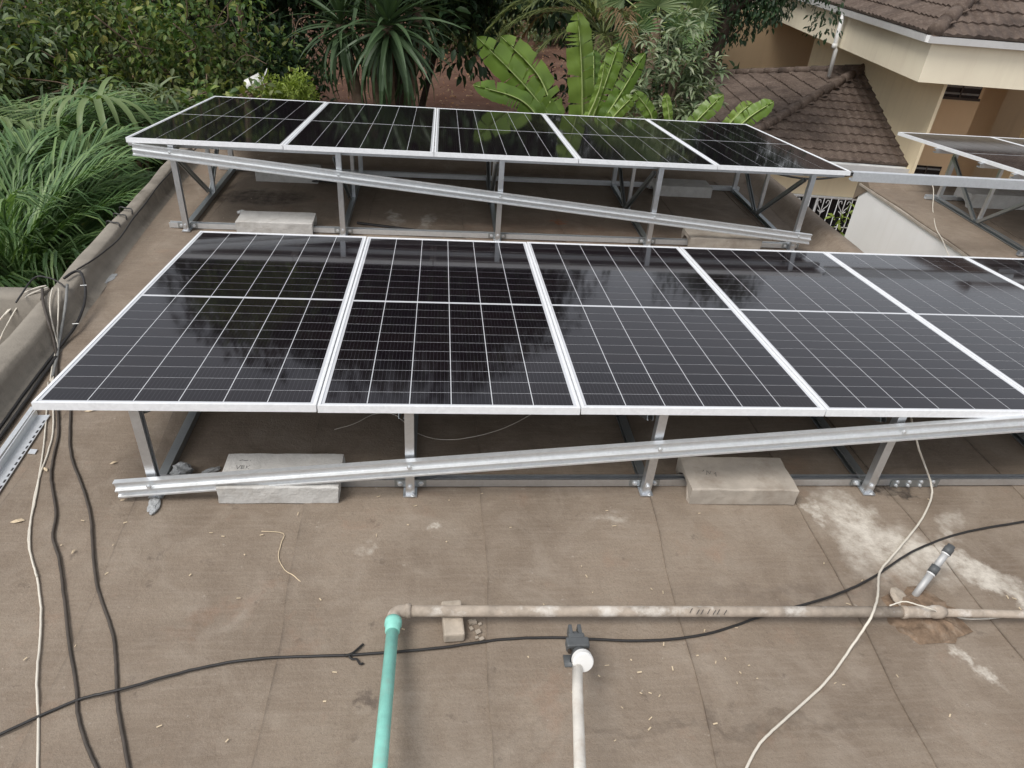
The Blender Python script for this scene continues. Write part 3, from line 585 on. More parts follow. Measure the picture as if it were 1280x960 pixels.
cable('brownish cable draped over the kerb beside the white leads', [(-0.815, 1.739, 0.168), (-0.735, 1.565, 0.165), (-0.630, 1.375, 0.150), (-0.590, 1.298, 0.060), (-0.525, 1.160, 0.020), (-0.418, 0.898, 0.020)], .0088, 'plastic_brown', 6)
cable('white lead hanging straight over the kerb', [(-0.729, 1.759, 0.166), (-0.635, 1.526, 0.150), (-0.608, 1.405, 0.080), (-0.570, 1.277, 0.035), (-0.521, 1.100, 0.020), (-0.468, 0.940, 0.012)], .0042, 'cable_white', 6)
cable('white lead bowed over the kerb next to the brownish cable', [(-0.760, 1.753, 0.168), (-0.721, 1.629, 0.165), (-0.650, 1.453, 0.150), (-0.591, 1.328, 0.070), (-0.561, 1.264, 0.032), (-0.504, 1.100, 0.020), (-0.455, 0.941, 0.012)], .0042, 'cable_white', 6)
cable('uppermost white lead sagging into the side gutter', [(-0.814, 1.790, 0.165), (-0.865, 1.763, 0.160), (-0.927, 1.711, 0.140), (-1.005, 1.646, 0.060), (-1.049, 1.509, 0.000)], .0046, 'cable_white', 6)
cable('middle white lead sagging into the side gutter', [(-0.792, 1.763, 0.168), (-0.856, 1.707, 0.155), (-0.953, 1.679, 0.100), (-1.039, 1.594, 0.020), (-1.100, 1.500, -0.030)], .0046, 'cable_white', 6)
cable('lowest white lead sagging into the side gutter', [(-0.818, 1.734, 0.165), (-0.879, 1.672, 0.150), (-0.947, 1.653, 0.080), (-0.997, 1.591, 0.000), (-1.039, 1.531, -0.080), (-1.030, 1.355, -0.150)], .0046, 'cable_white', 6)
cable('black cable arching over the corner where the kerbs meet', [(-0.885, 1.555, 0.166), (-0.904, 1.837, 0.190), (-0.814, 1.833, 0.200), (-0.745, 1.801, 0.190), (-0.702, 1.776, 0.170), (-0.678, 1.762, 0.166)], .0055, 'plastic_black', 6)
for i, (a, b2_) in enumerate([((-0.641, 1.849, 0.130), (-0.603, 1.852, 0.130)), ((-0.559, 1.481, 0.055), (-0.523, 1.483, 0.055))]):
    b = MB(); b.tube([Vector(a) + Vector((0, 0, .012)), Vector(b2_) + Vector((0, 0, .014))], .0030, 6); tag(b.build('cable_tie', MAT['tie']), ['white cable tie near the top of the black conduit loop', 'white cable tie low on the black conduit loop'][i], 'cable tie')
b = MB(); b.tube(smooth_path([(1.322, -0.857, 0.016), (1.350, -0.849, 0.018), (1.366, -0.830, 0.014), (1.387, -0.805, 0.012)], 3), .0045, 6); b.tube(smooth_path([(1.340, -0.859, 0.018), (1.352, -0.867, 0.010), (1.369, -0.868, 0.010), (1.383, -0.891, 0.014), (1.394, -0.887, 0.012)], 3), .0045, 6)
tag(b.build('cable_offcut', MAT['plastic_black']), 'frayed black tape knot on the long roof cable', 'tape')
for i, zz in enumerate((.16, .20)):
    cable(['upper black cable strung across the courtyard gap', 'lower black cable strung across the courtyard gap'][i], [(4.2, 5.22, .18), (5.0, 5.24, .17 - .01 * i), (5.5, 5.25, .10 - .05 * i), (5.9, 5.26, .07 - .055 * i), (6.3, 5.27, .10 - .03 * i), (6.6, 5.22, .125), (7.4, 5.21, .12), (9.0, 5.21, .12)], .012, 'plastic_black', 6)
cable('black cables lying along the far kerb behind the garden-side panels', [(-.7, 5.22, .176), (.8, 5.21, .178), (2.4, 5.23, .177), (4.2, 5.21, .176)], .011, 'plastic_black', 6)
for i, y in enumerate((2.86, 3.02, 3.16)):
    b = MB(); x_ = xo(y); b.tube(smooth_path([(x_ - .012, y + .03, .06), (x_ - .006, y + .02, .165), (x_ + .05, y, .170), (x_ + .105, y - .03, .168), (foot(y) - .03, y - .06, .06), (foot(y) + .03, y - .07, .02)], 4), .006, 6)
    tag(b.build('cable_strap', MAT['plastic_black']), ['black strap over the kerb, nearest the conduit loop', 'middle black strap over the palm-side kerb', 'black strap over the kerb, nearest the garden-side frame'][i], 'strap', 'straps over the palm-side kerb')
b = MB(); c_ = Vector((0.526, 4.445, 0.030)); P_ = []
for k in range(80): a = k * .45; P_.append(c_ + Vector((.11 * math.cos(a) * (1 + .2 * math.sin(k * .7)), .06 * math.sin(a), .035 + .035 * math.sin(k * .31))))
b.tube(P_, .007, 6); tag(b.build('cable_coil', MAT['plastic_black'], None, True), 'tangled coil of black cable under the second garden-side panel', 'cable coil')
b = MB()
for k in range(7):
    x_ = 2.66 + k * .022 + rng.uniform(-.004, .004); t_ = (x_ - PA.x) / (PB.x - PA.x); c_ = PA.lerp(PB, t_); ph = rng.uniform(.7, 1.2)
    b.tube([c_ + Vector((dx_, -.0218 * math.cos(a_), .0218 * math.sin(a_))) for dx_, a_ in ((-.006, ph - .45), (0, ph), (.007, ph + .4))], .0013, 5)
b.build('ink_mark', MAT['plastic_black'], wp)
# plastic wrap on the first post foot, washer and scraps
s_ = NT('crumpled_clear_plastic'); s_.set(base_color=c4(.42, .43, .43), roughness=.25, specular_ior_level=.6); s_.bump(s_.noise(s_.coord(), 60, 5, .8), .8, .01); MAT['film'] = s_.m
def lump(name, label, c, sx, sy, sz, seed, mat, cat, rot=0):
    r = random.Random(seed); m = bpy.data.meshes.new(name); bm = bmesh.new(); bmesh.ops.create_icosphere(bm, subdivisions=3, radius=1)
    for v in bm.verts:
        k = 1 + .22 * math.sin(v.co.x * 5 + seed) * math.sin(v.co.y * 6 + v.co.z * 4) + r.uniform(-.09, .09); v.co *= k
        v.co.x *= sx; v.co.y *= sy; v.co.z = max(-sz * .55, v.co.z * sz)
    bm.to_mesh(m); bm.free(); o = link(name, m, MAT[mat]); o.location = (c[0], c[1], c[2] + sz * .55); o.rotation_euler = (0, 0, R(rot)); return tag(o, label, cat)
lump('plastic_wrap', 'crumpled clear plastic around the rail corner behind the first post', (.455, .16, .006), .045, .05, .04, 3, 'film', 'plastic wrap')
lump('plastic_wrap', 'twisted strip of clear plastic pointing to the pale ballast block', (.575, .175, .006), .055, .016, .016, 5, 'film', 'plastic wrap', 38)
lump('plastic_wrap', 'clear plastic wrapped under the first post foot', (.395, -.055, .006), .026, .055, .013, 8, 'film', 'plastic wrap', 8)
lump('plastic_wrap', 'torn clear plastic tape stuck to the roof beside the kerb', (-0.648, 2.214, 0.006), .035, .10, .004, 9, 'film', 'plastic wrap', -14)
lump('plastic_wrap', 'scrap of clear plastic near the concrete block behind the panels', (-0.041, 3.584, 0.006), .045, .035, .014, 11, 'cap_white', 'plastic wrap', 10)
b = MB(); b.lathe([(.008, 0), (.022, 0), (.022, .004), (.008, .004)], (-0.287, 0.329, 0.008), (.1, -.1, 1), 4); tag(b.build('square_washer', MAT['zinc_white']), 'small square steel washer on the roof near the loose rails', 'washer')
# wood chips and flakes
b = MB()
spots = [((0, .25), (-1.25, 1.0)), ((0, 4.4), (-1.3, -.1))]
for q in range(105):
    x = rng.uniform(-.25, 4.5); y = rng.uniform(-1.3, .05) if q < 92 else rng.uniform(2.9, 4.6)
    if q > 66 and q < 92: x = 2.6 + rng.gauss(0, .35); y = -1.0 + rng.gauss(0, .18)
    l = rng.uniform(.003, .009); wd = rng.uniform(.0010, .0026); M = Matrix.Translation((x, y, .009)) @ Matrix.Rotation(rng.uniform(0, 6.3), 4, 'Z') @ Matrix.Rotation(rng.uniform(-.15, .15), 4, 'Y')
    b.box(-l, -wd, 0, l, wd, .0016, M)
tag(b.build('wood_chips', MAT['wood']), 'pale wood chips and flakes scattered over the roof', 'chips', kind='stuff')
for i, (c, a, l) in enumerate([((-0.149, 0.673, 0.008), 20, .035), ((-0.172, 0.199, 0.008), -50, .022), ((0.114, 0.246, 0.008), 25, .018), ((-0.138, -0.142, 0.008), 10, .030), ((0.162, -0.321, 0.008), 70, .012)]):
    b = MB(); k = l; M = Matrix.Translation(c) @ Matrix.Rotation(R(a), 4, 'Z')
    b.add([tuple(M @ Vector(p)) for p in [(-k, 0, .001), (-k * .3, k * .35, .004), (k * .5, k * .3, .007), (k, 0, .002), (k * .4, -k * .32, .006), (-k * .4, -k * .3, .002), (0, 0, .011)]], [(6, i_, (i_ + 1) % 6) for i_ in range(6)])
    tag(b.build('dry_leaf', MAT['wood']), ['large curled dry leaf under the corner of the pipe-side row', 'small dry leaf between the white flex and dusty cable', 'dry leaf on open roof left of the first post', 'pale dry leaf beside the white flex bend', 'tiny dry leaf between the two dusty cables'][i].replace('left of', 'near'), 'leaf')

# ------------------------------------------------------------------ two-storey house beyond the roof
HO, HY = (11.0, 10.975, -.539), R(-5.5)
vh = thing('tiled_house', 'cream two-storey house with brown tiled roofs, deep fascia and white gutters', 'building', HO, (0, 0, HY)); vh.scale = (1.23, 1.23, 1.23)
b = MB(); b.box(0, 0, GZ, .05, 5.7, .72); b.build('wall', MAT['cream'], vh)
b = MB(); b.box(-2.85, .45, GZ, -.001, .65, -.80); b.box(-2.85, .651, GZ, -2.65, 6.3, -.80); b.build('wall', MAT['cream'], vh)
b = MB(); b.box(.051, 1.5, GZ, 1.56, 1.7, .72); o = b.build('wall', MAT['shadowed'], vh); tag(o, 'peach recessed wall with small louvred windows')
b = MB(); b.box(1.561, 2.5, GZ, 2.6, 2.7, .72); b.box(1.38, 1.701, GZ, 1.56, 2.499, .72); b.build('wall', MAT['shadowed'], vh)
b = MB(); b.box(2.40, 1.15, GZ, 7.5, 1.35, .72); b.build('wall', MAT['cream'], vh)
b = MB(); b.box(-1.75, 7.4, GZ, 8, 7.6, .72); o = b.build('wall', MAT['shadowed'], vh); tag(o, 'peach rear wall in the shade of the eaves')
b = MB(); b.box(-.55, -.31, .66, 7.5, 7.39, .70); b.build('soffit', MAT['cream'], vh)
b = MB(); b.box(-.60, -.36, .64, -.551, 9, 1.20); b.box(-.55, -.36, .64, 7.5, -.311, 1.20); b.build('fascia', MAT['fascia'], vh)
# gutters: half-channel swept along the eaves
GP = [(-.05, 0), (.05, 0), (.065, .09), (.057, .09), (.044, .008), (-.044, .008), (-.057, .09), (-.065, .09)]
b = MB(); b.sweep(GP, (-.67, 9, 1.17), (-.67, -.36, 1.17)); b.sweep(GP, (-.72, -.43, 1.172), (7.5, -.43, 1.172)); b.build('gutter', MAT['gutter'], vh)
b = MB(); b.sweep(GP, (-3.15, .13, -.82), (.02, .13, -.82)); b.build('gutter', MAT['gutter'], vh)
b = MB(); b.tube([(-.70, 2.80, 1.17), (-.70, 2.79, .66), (-.66, 2.78, .60), (-.655, 2.76, .14)], .038, 12); dp = b.build('downpipe', MAT['gutter'], vh, True)
b = MB(); b.tube([(-.70, 2.79, .70), (-.70, 2.79, .62)], .047, 12); b.build('pipe_collar', MAT['gutter'], dp, True)
def slope(parent, O, U, V, umin, umax, vlen, dv, label=None, period=.15, amp=.011):
    # rows of interlocking tiles on a plane; U along the eave, V up the slope
    O, U, V = Vector(O), Vector(U).normalized(), Vector(V).normalized(); N = U.cross(V).normalized()
    if N.z < 0: N = -N
    rows = int(math.ceil(vlen / dv))
    for k in range(rows):
        v0, v1 = k * dv, min((k + 1) * dv + .06, vlen + .02); vm = (k + .35) * dv
        a, c = umin(vm), umax(vm)
        if c - a < .08: continue
        n = max(3, int((c - a) / (period / 6))); mb = MB(); vv = []
        for i in range(n + 1):
            u = a + (c - a) * i / n; ph = (u / period) % 1
            h = amp * (math.sin(ph * 2 * math.pi) + .35 * math.sin(ph * 4 * math.pi)); t = int(u / period); j = random.Random(t * 91 + k * 7).uniform(-.006, .006)
            vv += [O + U * u + V * (v0 - .004 + j) + N * .004, O + U * u + V * (v0 + j) + N * (.046 + h + j), O + U * u + V * v1 + N * (.014 + h * .8)]
        mb.add(vv, [q for i in range(n) for q in ((i * 3, i * 3 + 3, i * 3 + 4, i * 3 + 1), (i * 3 + 1, i * 3 + 4, i * 3 + 5, i * 3 + 2))])
        mb.build('tile_row', MAT['tile'], parent, False, 0, True)
def ridge(parent, p, q, r=.085):
    p, q = Vector(p), Vector(q); L = (q - p).length; n = max(2, int(L / .33)); d = (q - p) / n
    for k in range(n):
        b = MB(); b.tube([p + d * k, p + d * (k + .5), p + d * (k + 1.08)], [r * 1.10, r * 1.02, r * .92], 10); b.build('ridge_tile', MAT['tile'], parent, True)
def tri_roof(name, E0, E1, A, dv=.25):
    # triangular slope: eave E0-E1, apex A
    E0, E1, A = Vector(E0), Vector(E1), Vector(A); U = (E1 - E0).normalized(); L = (E1 - E0).length; ua = (A - E0).dot(U); Vv = (A - E0) - U * ua; H = Vv.length
    m = MB(); n = U.cross(Vv).normalized(); n = n if n.z > 0 else -n
    m.add([E0 - n * .01, E1 - n * .01, A - n * .01], [(0, 1, 2)])
    r = m.build(name, MAT['tile'], vh); slope(r, E0, U, Vv, lambda v: ua * v / H, lambda v: L + (ua - L) * v / H, H, dv); return r
ez = -.72; AP = (0, 2.93, .26)
tri_roof('roof', (-3.05, .18, ez), (0, .18, ez), AP)
lr_ = tri_roof('roof', (-3.05, 6.5, ez), (-3.05, .18, ez), AP, .31)
m = MB(); m.add([(-3.05, 6.5, ez), (0, 6.5, ez), AP], [(0, 1, 2)]); m.build('roof', MAT['tile'], vh)
ridge(lr_, (-3.05, .18, ez + .05), (0, 2.93, .31)); ridge(lr_, (-3.05, 6.5, ez + .05), (0, 2.93, .31), .07)
# upper hipped roof
RZ = 1.27; rise = .52; run = 5.2
E0, E1 = Vector((-.66, -.42, RZ)), Vector((9.5, -.42, RZ))
TA = Vector((-.66 + run, -.42 + run, RZ + rise * run))
def quad_roof(E0, E1, T0, T1, dv=.31):
    U = (E1 - E0).normalized(); L = (E1 - E0).length; u0 = (T0 - E0).dot(U); u1 = (T1 - E0).dot(U); Vv = (T0 - E0) - U * u0; H = Vv.length
    m = MB(); n = U.cross(Vv).normalized(); n = n if n.z > 0 else -n
    m.add([E0 - n * .012, E1 - n * .012, T1 - n * .012, T0 - n * .012], [(0, 1, 2, 3)]); r = m.build('roof', MAT['tile'], vh)
    slope(r, E0, U, Vv, lambda v: u0 * v / H, lambda v: L + (u1 - L) * v / H, H, dv); return r
ru = quad_roof(E0, E1, TA, Vector((9.5, -.42 + run, RZ + rise * run)))
quad_roof(Vector((-.66, 9.5, RZ)), E0, Vector((-.66 + run, 9.5 , RZ + rise * run)), TA)
ridge(ru, E0 + Vector((.02, .02, .05)), TA + Vector((0, 0, .06)), .10)
# grille window under the lower eave
wn_ = MB(); wn_.box(-1.95, .440, -2.45, -.45, .4495, -1.38); win = wn_.build('window', MAT['glass_dark'], vh)
fr_ = MB()
for x in (-1.95, -1.20, -.49): fr_.box(x, .425, -2.45, x + .04, .4395, -1.38)
fr_.box(-1.91, .4255, -1.42, -.49, .4392, -1.38); fr_.build('window_frame', MAT['iron_white'], win)
gr = MB(); gy_ = .395
for k in range(13):
    x = -1.93 + k * .122
    if k % 3 == 1: continue
    gr.tube([(x, gy_, -2.45), (x, gy_, -1.37)], .008, 6)
for z in (-1.90, -1.385, -2.40): gr.tube([(-1.95, gy_ - .004, z), (-.45, gy_ - .004, z)], .009, 6)
for k in range(4):
    x = -1.93 + (k * 3 + 1) * .122; gr.tube([(x, gy_, -1.72), (x, gy_, -1.37)], .008, 6); gr.tube([(x, gy_, -2.45), (x, gy_, -1.72)], .008, 6)
    for sx in (-1, 1):
        gr.tube(smooth_path([(x, gy_, -1.70), (x + sx * .03, gy_, -1.60), (x + sx * .085, gy_, -1.53), (x + sx * .10, gy_, -1.46), (x + sx * .06, gy_, -1.44), (x + sx * .045, gy_, -1.49)], 3), .007, 6)
    gr.tube(smooth_path([(x - .06, gy_, -1.62), (x, gy_, -1.66), (x + .06, gy_, -1.62)], 3), .007, 6)
gr.build('window_grille', MAT['iron_white'], win, True)
# louvre windows on the recessed wall
for (x0, x1, z0, z1) in ((.82, 1.50, .17, .62), (.80, 1.35, -1.45, -1.02)):
    q = MB(); q.box(x0, 1.485, z0, x1, 1.4995, z1); lw = q.build('window', MAT['glass_dark'], vh)
    f_ = MB(); f_.box(x0 - .03, 1.46, z0 - .04, x1 + .03, 1.4845, z0); f_.box(x0 + (x1 - x0) * .48, 1.465, z0, x0 + (x1 - x0) * .52, 1.4845, z1); f_.build('window_frame', MAT['frame_dark'], lw)
    for k in range(4):
        f_ = MB(); z = z0 + (z1 - z0) * (k + .4) / 4; f_.box(x0 + .02, 1.470, z, x1 - .02, 1.4845, z + .03); f_.build('slat', MAT['plastic_grey'], lw)

# ------------------------------------------------------------------ vegetation
def leaf_arrays(P, D, Nn, L, W, fold=.25, bend=.15):
    # P bases, D directions, Nn normals -> folded lens leaves (6 verts, 4 tris)
    D = D / np.linalg.norm(D, axis=1)[:, None]; S = np.cross(D, Nn); S /= (np.linalg.norm(S, axis=1)[:, None] + 1e-9); Nn = np.cross(S, D)
    L = L[:, None]; W = W[:, None]
    def q(t, w): return P + D * L * t + S * W * w + Nn * (L * bend * (.9 * t - 1.7 * t * t) + W * fold * abs(w) * 2)
    V = np.stack([P, q(.28, .42), q(.30, 0), q(.28, -.42), q(.64, .40), q(.66, 0), q(.64, -.40), q(1.0, 0)], 1).reshape(-1, 3); n = len(P); o = np.arange(n)[:, None] * 8
    F = np.concatenate([o + np.array([t_]) for t_ in ((0, 2, 1), (0, 3, 2), (1, 2, 5), (1, 5, 4), (2, 3, 6), (2, 6, 5), (4, 5, 7), (5, 6, 7))])
    return V, F
def np_mesh(name, V, F):
    m = bpy.data.meshes.new(name); nv, nf, k = len(V), len(F), F.shape[1]
    m.vertices.add(nv); m.vertices.foreach_set('co', V.astype(np.float32).ravel()); m.loops.add(nf * k); m.loops.foreach_set('vertex_index', F.astype(np.int32).ravel())
    m.polygons.add(nf); m.polygons.foreach_set('loop_start', np.arange(0, nf * k, k, dtype=np.int32)); m.polygons.foreach_set('loop_total', np.full(nf, k, dtype=np.int32)); m.update(); m.validate(); return m
def unit(n):
    v = nrg.normal(size=(n, 3)); return v / np.linalg.norm(v, axis=1)[:, None]
def crown(centers, rad, k, L, W, droop=.2, flat=1.0):
    # leaf clumps round the given centres
    C = np.repeat(np.array(centers), k, 0); n = len(C); d = unit(n); r = rad * nrg.uniform(.25, 1, n) ** .6
    d[:, 2] *= flat; P = C + d * r[:, None]
    D = d * .7 + unit(n) * .7; D[:, 2] -= droop; Nn = unit(n) * .6 + np.array([0, 0, 1.0])
    s = nrg.uniform(.6, 1.25, n); return leaf_arrays(P, D, Nn, L * s, W * s)
def whorls(centers, k, L, W, droop=.25):
    # rosettes of long leaves at shoot tips
    C = np.repeat(np.array(centers), k, 0); n = len(C); a = np.tile(np.arange(k) * 2.4, len(centers)) + np.repeat(nrg.uniform(0, 6, len(centers)), k)
    e = nrg.uniform(-.35, .75, n); D = np.stack([np.cos(a) * np.cos(e), np.sin(a) * np.cos(e), np.sin(e)], 1); P = C + D * .02 - np.array([0, 0, .05]) * nrg.uniform(0, 1, n)[:, None]
    Nn = np.array([0, 0, 1.0]) - D * D[:, 2:3]; s = nrg.uniform(.7, 1.2, n); return leaf_arrays(P, D, Nn + unit(n) * .15, L * s, W * s, .18, droop)
def ell_points(c, rad, n, shell=.55, seed=0, lumpy=.25):
    d = unit(n); r = nrg.uniform(shell, 1, n); ph = nrg.uniform(0, 6, 3)
    lump_ = 1 + lumpy * np.sin(d[:, 0] * 4 + ph[0]) * np.sin(d[:, 1] * 5 + ph[1]) + lumpy * .6 * np.sin(d[:, 2] * 6 + ph[2])
    return np.array(c) + d * (r * lump_)[:, None] * np.array(rad)
def limbs(parent, base, top, targets, r0, mat, nl=7):
    base, top = Vector(base), Vector(top); mid = base.lerp(top, .5) + Vector((rng.uniform(-.12, .12), rng.uniform(-.12, .12), 0))
    b = MB(); P = smooth_path([base, mid, top], 5); n = len(P); b.tube(P, [r0 * (1.25 - .75 * i / (n - 1)) for i in range(n)], 9)
    for t in targets[:nl]:
        t = Vector(t); s = base.lerp(top, rng.uniform(.55, .98)); m_ = s.lerp(t, .5) + Vector((0, 0, rng.uniform(0, .25)))
        Q = smooth_path([s, m_, t], 4); k = len(Q); b.tube(Q, [r0 * .5 * (1 - .8 * i / (k - 1)) for i in range(k)], 6)
    return b.build('trunk', MAT[mat], parent, True)
def tree(name, label, cat, base, c, rad, nc, crad, k, L, W, mat, bark='bark', r0=.1, group=None, wh=False, shell=.5, droop=.2, lumpy=.25, mat2=None, twigs=0):
    t = thing(name, label, cat, base, (0, 0, 0), group); cc = np.array(c) - np.array(base)
    pts = ell_points(cc, rad, nc, shell, 0, lumpy)
    pts[:, 2] = np.maximum(pts[:, 2], .12)
    limbs(t, (0, 0, 0), tuple(cc + np.array([0, 0, rad[2] * .2])), [tuple(p) for p in pts], r0, bark, 8 if nc > 8 else nc)
    if twigs:
        b = MB()
        for q in range(twigs):
            d = unit(1)[0]; p0 = cc + d * np.array(rad) * .55; p2 = cc + d * np.array(rad) * rng.uniform(.95, 1.15) + nrg.normal(size=3) * .25; p1 = (p0 + p2) / 2 + nrg.normal(size=3) * .15
            b.tube(smooth_path([tuple(p0), tuple(p1), tuple(p2)], 4), rng.uniform(.006, .013), 5)
        tag(b.build('twigs', MAT['bark'], t, True), kind='stuff')
    if mat2:
        h = nc // 3; V, F = (whorls(pts[:h], k, L, W) if wh else crown(pts[:h], crad, k, L, W, droop)); link('crown', np_mesh('crown', V, F), MAT[mat2], t); pts = pts[h:]
    if twigs:
        V, F = crown(pts[:10], crad * .8, 14, L * 1.2, W * 1.3, droop); link('crown', np_mesh('crown', V, F), MAT['lf_yellow'], t)
    V, F = (whorls(pts, k, L, W, droop) if wh else crown(pts, crad, k, L, W, droop)); link('crown', np_mesh('crown', V, F), MAT[mat], t)
    return t
# tall dark trees whose crowns hang into view and mirror in the panels
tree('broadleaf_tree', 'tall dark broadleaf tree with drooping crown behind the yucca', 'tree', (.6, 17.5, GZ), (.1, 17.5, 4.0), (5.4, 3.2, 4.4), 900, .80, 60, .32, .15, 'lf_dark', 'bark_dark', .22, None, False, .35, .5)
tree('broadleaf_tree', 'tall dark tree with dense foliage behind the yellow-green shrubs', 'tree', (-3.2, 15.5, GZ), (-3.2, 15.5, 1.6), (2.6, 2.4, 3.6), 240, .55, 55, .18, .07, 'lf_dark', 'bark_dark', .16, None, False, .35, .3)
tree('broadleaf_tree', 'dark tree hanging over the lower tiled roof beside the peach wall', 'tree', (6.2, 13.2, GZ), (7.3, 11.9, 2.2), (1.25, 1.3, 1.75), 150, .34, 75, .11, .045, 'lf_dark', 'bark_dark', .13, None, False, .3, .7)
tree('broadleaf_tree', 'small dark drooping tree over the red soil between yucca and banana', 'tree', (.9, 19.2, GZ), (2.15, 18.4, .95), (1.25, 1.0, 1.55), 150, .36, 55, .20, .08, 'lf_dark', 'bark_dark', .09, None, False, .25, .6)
# shrub belt on the palm side
SH_ = [('green broadleaf shrub with yellowing leaves behind the palms', (-2.35, 10.2, -.4), (1.25, 1.1, 2.2), 150, .42, 46, .12, .065, 'lf_mid', 'lf_olive'),
       ('bushy olive-green shrub tangled with bare twigs behind the pale herb', (-4.0, 10.6, -.3), (1.3, 1.1, 2.1), 130, .42, 46, .11, .055, 'lf_olive', 'lf_mid'),
       ('tall pale-leaved shrub at the outer end of the belt above the long palm leaves', (-5.0, 9.4, .0), (1.3, 1.1, 1.9), 120, .40, 44, .17, .06, 'lf_pale', 'lf_mid'),
       ('dark green shrub standing between the thin trunk and the dirt path', (-1.25, 11.3, -1.0), (1.0, .9, 1.9), 120, .34, 46, .13, .07, 'lf_dark', 'lf_mid'),
       ('low green shrub creeping up to the corner of the garden-side panels', (-1.75, 8.4, -1.3), (.85, .7, 1.35), 90, .28, 46, .12, .08, 'lf_mid', 'lf_olive'),
       ('broad dark shrub in the shade under the pale herb', (-3.2, 8.3, -1.9), (1.6, 1.0, 1.6), 120, .36, 44, .13, .08, 'lf_dark', 'lf_mid')]
for lb, c, rd, nc, cr, k, L, W, m1, m2 in SH_:
    tree('shrub', lb, 'shrub', (c[0], c[1], GZ), c, rd, nc, cr, k, L, W, m1, 'bark', .06, 'shrubs behind the palms', False, .4, .2, .38, m2, 26)
tree('shrub', 'pale palmate-leaved herb arching over the palm leaves', 'shrub', (-2.5, 7.9, GZ), (-2.45, 7.75, -.25), (.75, .5, .42), 46, .2, 9, .34, .055, 'lf_pale', 'bark', .035, None, True, .3, .35)
for lb, c, rd, nc in (('taller yellow-green shrub beside the dirt path', (-.42, 8.9, -.28), (.27, .24, .55), 46), ('shorter yellow-green shrub beside the white bucket', (-.84, 9.1, -.27), (.24, .22, .45), 38)):
    tree('shrub', lb, 'shrub', (c[0], c[1], GZ), c, rd, nc, .13, 40, .075, .026, 'lf_lime', 'bark', .025, 'yellow-green shrubs', False, .3, -.2, .3)
tree('shrub', 'low yellow-green sprig under the yucca', 'shrub', (.55, 9.6, GZ), (.55, 9.6, -.75), (.45, .25, .30), 26, .10, 26, .07, .028, 'lf_lime', 'bark', .02, None, False, .3, -.1)
tree('shrub', 'grey-green bush with whorled leaves between banana plants and tiled roof', 'shrub', (5.25, 9.3, GZ), (5.25, 9.2, .22), (.78, .6, 1.05), 170, .2, 11, .21, .055, 'lf_grey', 'bark', .06, None, True, .45, .3, .18)
tree('shrub', 'lime-green courtyard bush below the grille window', 'shrub', (6.5, 5.85, GZ), (6.50, 5.95, -1.34), (.46, .38, .68), 80, .2, 40, .10, .045, 'lf_lime', 'bark', .04, None, False, .4, 0, .25, 'lf_mid')
tree('shrub', 'small maroon-leaved shrub on the red soil behind the banana', 'shrub', (4.6, 20.5, GZ), (4.6, 20.5, -2.6), (.7, .6, .8), 40, .25, 30, .2, .08, 'lf_red', 'bark', .04, None, False, .4, 0)
tree('shrub', 'russet dry fern-like plant at the edge of the tiled roof', 'shrub', (6.15, 8.55, GZ), (6.15, 8.55, -.75), (.22, .25, .45), 26, .14, 26, .14, .02, 'lf_brown', 'bark', .02, None, False, .3, 0)
# thin leaning trunk
tt = thing('thin_tree', 'thin leaning bare-stemmed tree in front of the dark foliage', 'tree', (-1.95, 12.2, GZ))
b = MB(); P_ = smooth_path([(.35, 0, 0), (.16, 0, 2.2), (.06, 0, 3.2), (-.02, -.05, 4.2), (-.1, -.1, 6.2)], 6); b.tube(P_, [.075 - .001 * i for i in range(len(P_))], 8); b.build('trunk', MAT['bark'], tt, True)
V, F = crown(ell_points((-.1, 0, 7.0), (1.3, 1.2, 1.2), 60, .3), .4, 50, .16, .07); link('crown', np_mesh('crown', V, F), MAT['lf_mid'], tt)

def strip(b, P, W, up, fold=.12):
    # a ribbon leaf through points P with widths W, folded along its midline
    P = [Vector(p) for p in P]; n = len(P); v = []
    for i in range(n):
        d = (P[min(i + 1, n - 1)] - P[max(i - 1, 0)]).normalized(); s = d.cross(Vector(up)); s = s.normalized() if s.length > 1e-4 else Vector((1, 0, 0)); nn = s.cross(d)
        v += [P[i] + s * W[i] / 2 + nn * W[i] * fold, P[i], P[i] - s * W[i] / 2 + nn * W[i] * fold]
    b.add(v, [q for i in range(n - 1) for q in ((i * 3, i * 3 + 1, i * 3 + 4, i * 3 + 3), (i * 3 + 1, i * 3 + 2, i * 3 + 5, i * 3 + 4))])
def arc(p, az, el, L, droop, n=7):
    P = [Vector(p)]; e = el
    for i in range(n):
        d = Vector((math.cos(az) * math.cos(e), math.sin(az) * math.cos(e), math.sin(e))); P.append(P[-1] + d * (L / n)); e -= droop / n
    return P
def frond(b, rach, Lmax, n, w, droop=.5, ang=.9):
    P = smooth_path(rach, 3); m = len(P)
    for i in range(n):
        t = .12 + .88 * i / (n - 1); f = t * (m - 1); k = min(int(f), m - 2); p = P[k].lerp(P[k + 1], f - k); d = (P[k + 1] - P[k]).normalized()
        s = d.cross(Vector((0, 0, 1))); s = s.normalized() if s.length > .05 else Vector((1, 0, 0)); L = Lmax * (math.sin(math.pi * (.12 + .80 * t)) ** .6) * rng.uniform(.85, 1.1)
        for q in (-1, 1):
            a = ang * rng.uniform(.55, 1.2) * (1 - .55 * t); dd = (d * math.cos(a) + s * q * math.sin(a) + Vector((0, 0, .25))).normalized()
            g_ = droop * L * rng.uniform(.4, 1.5); p1 = p + dd * L * .4; p2 = p + dd * L * .75 + Vector((0, 0, -g_ * .4)); p3 = p + dd * L * .98 + Vector((0, 0, -g_))
            strip(b, [p, p1, p2, p3], [w * .5, w, w * .8, w * .1], (0, 0, 1), .1)
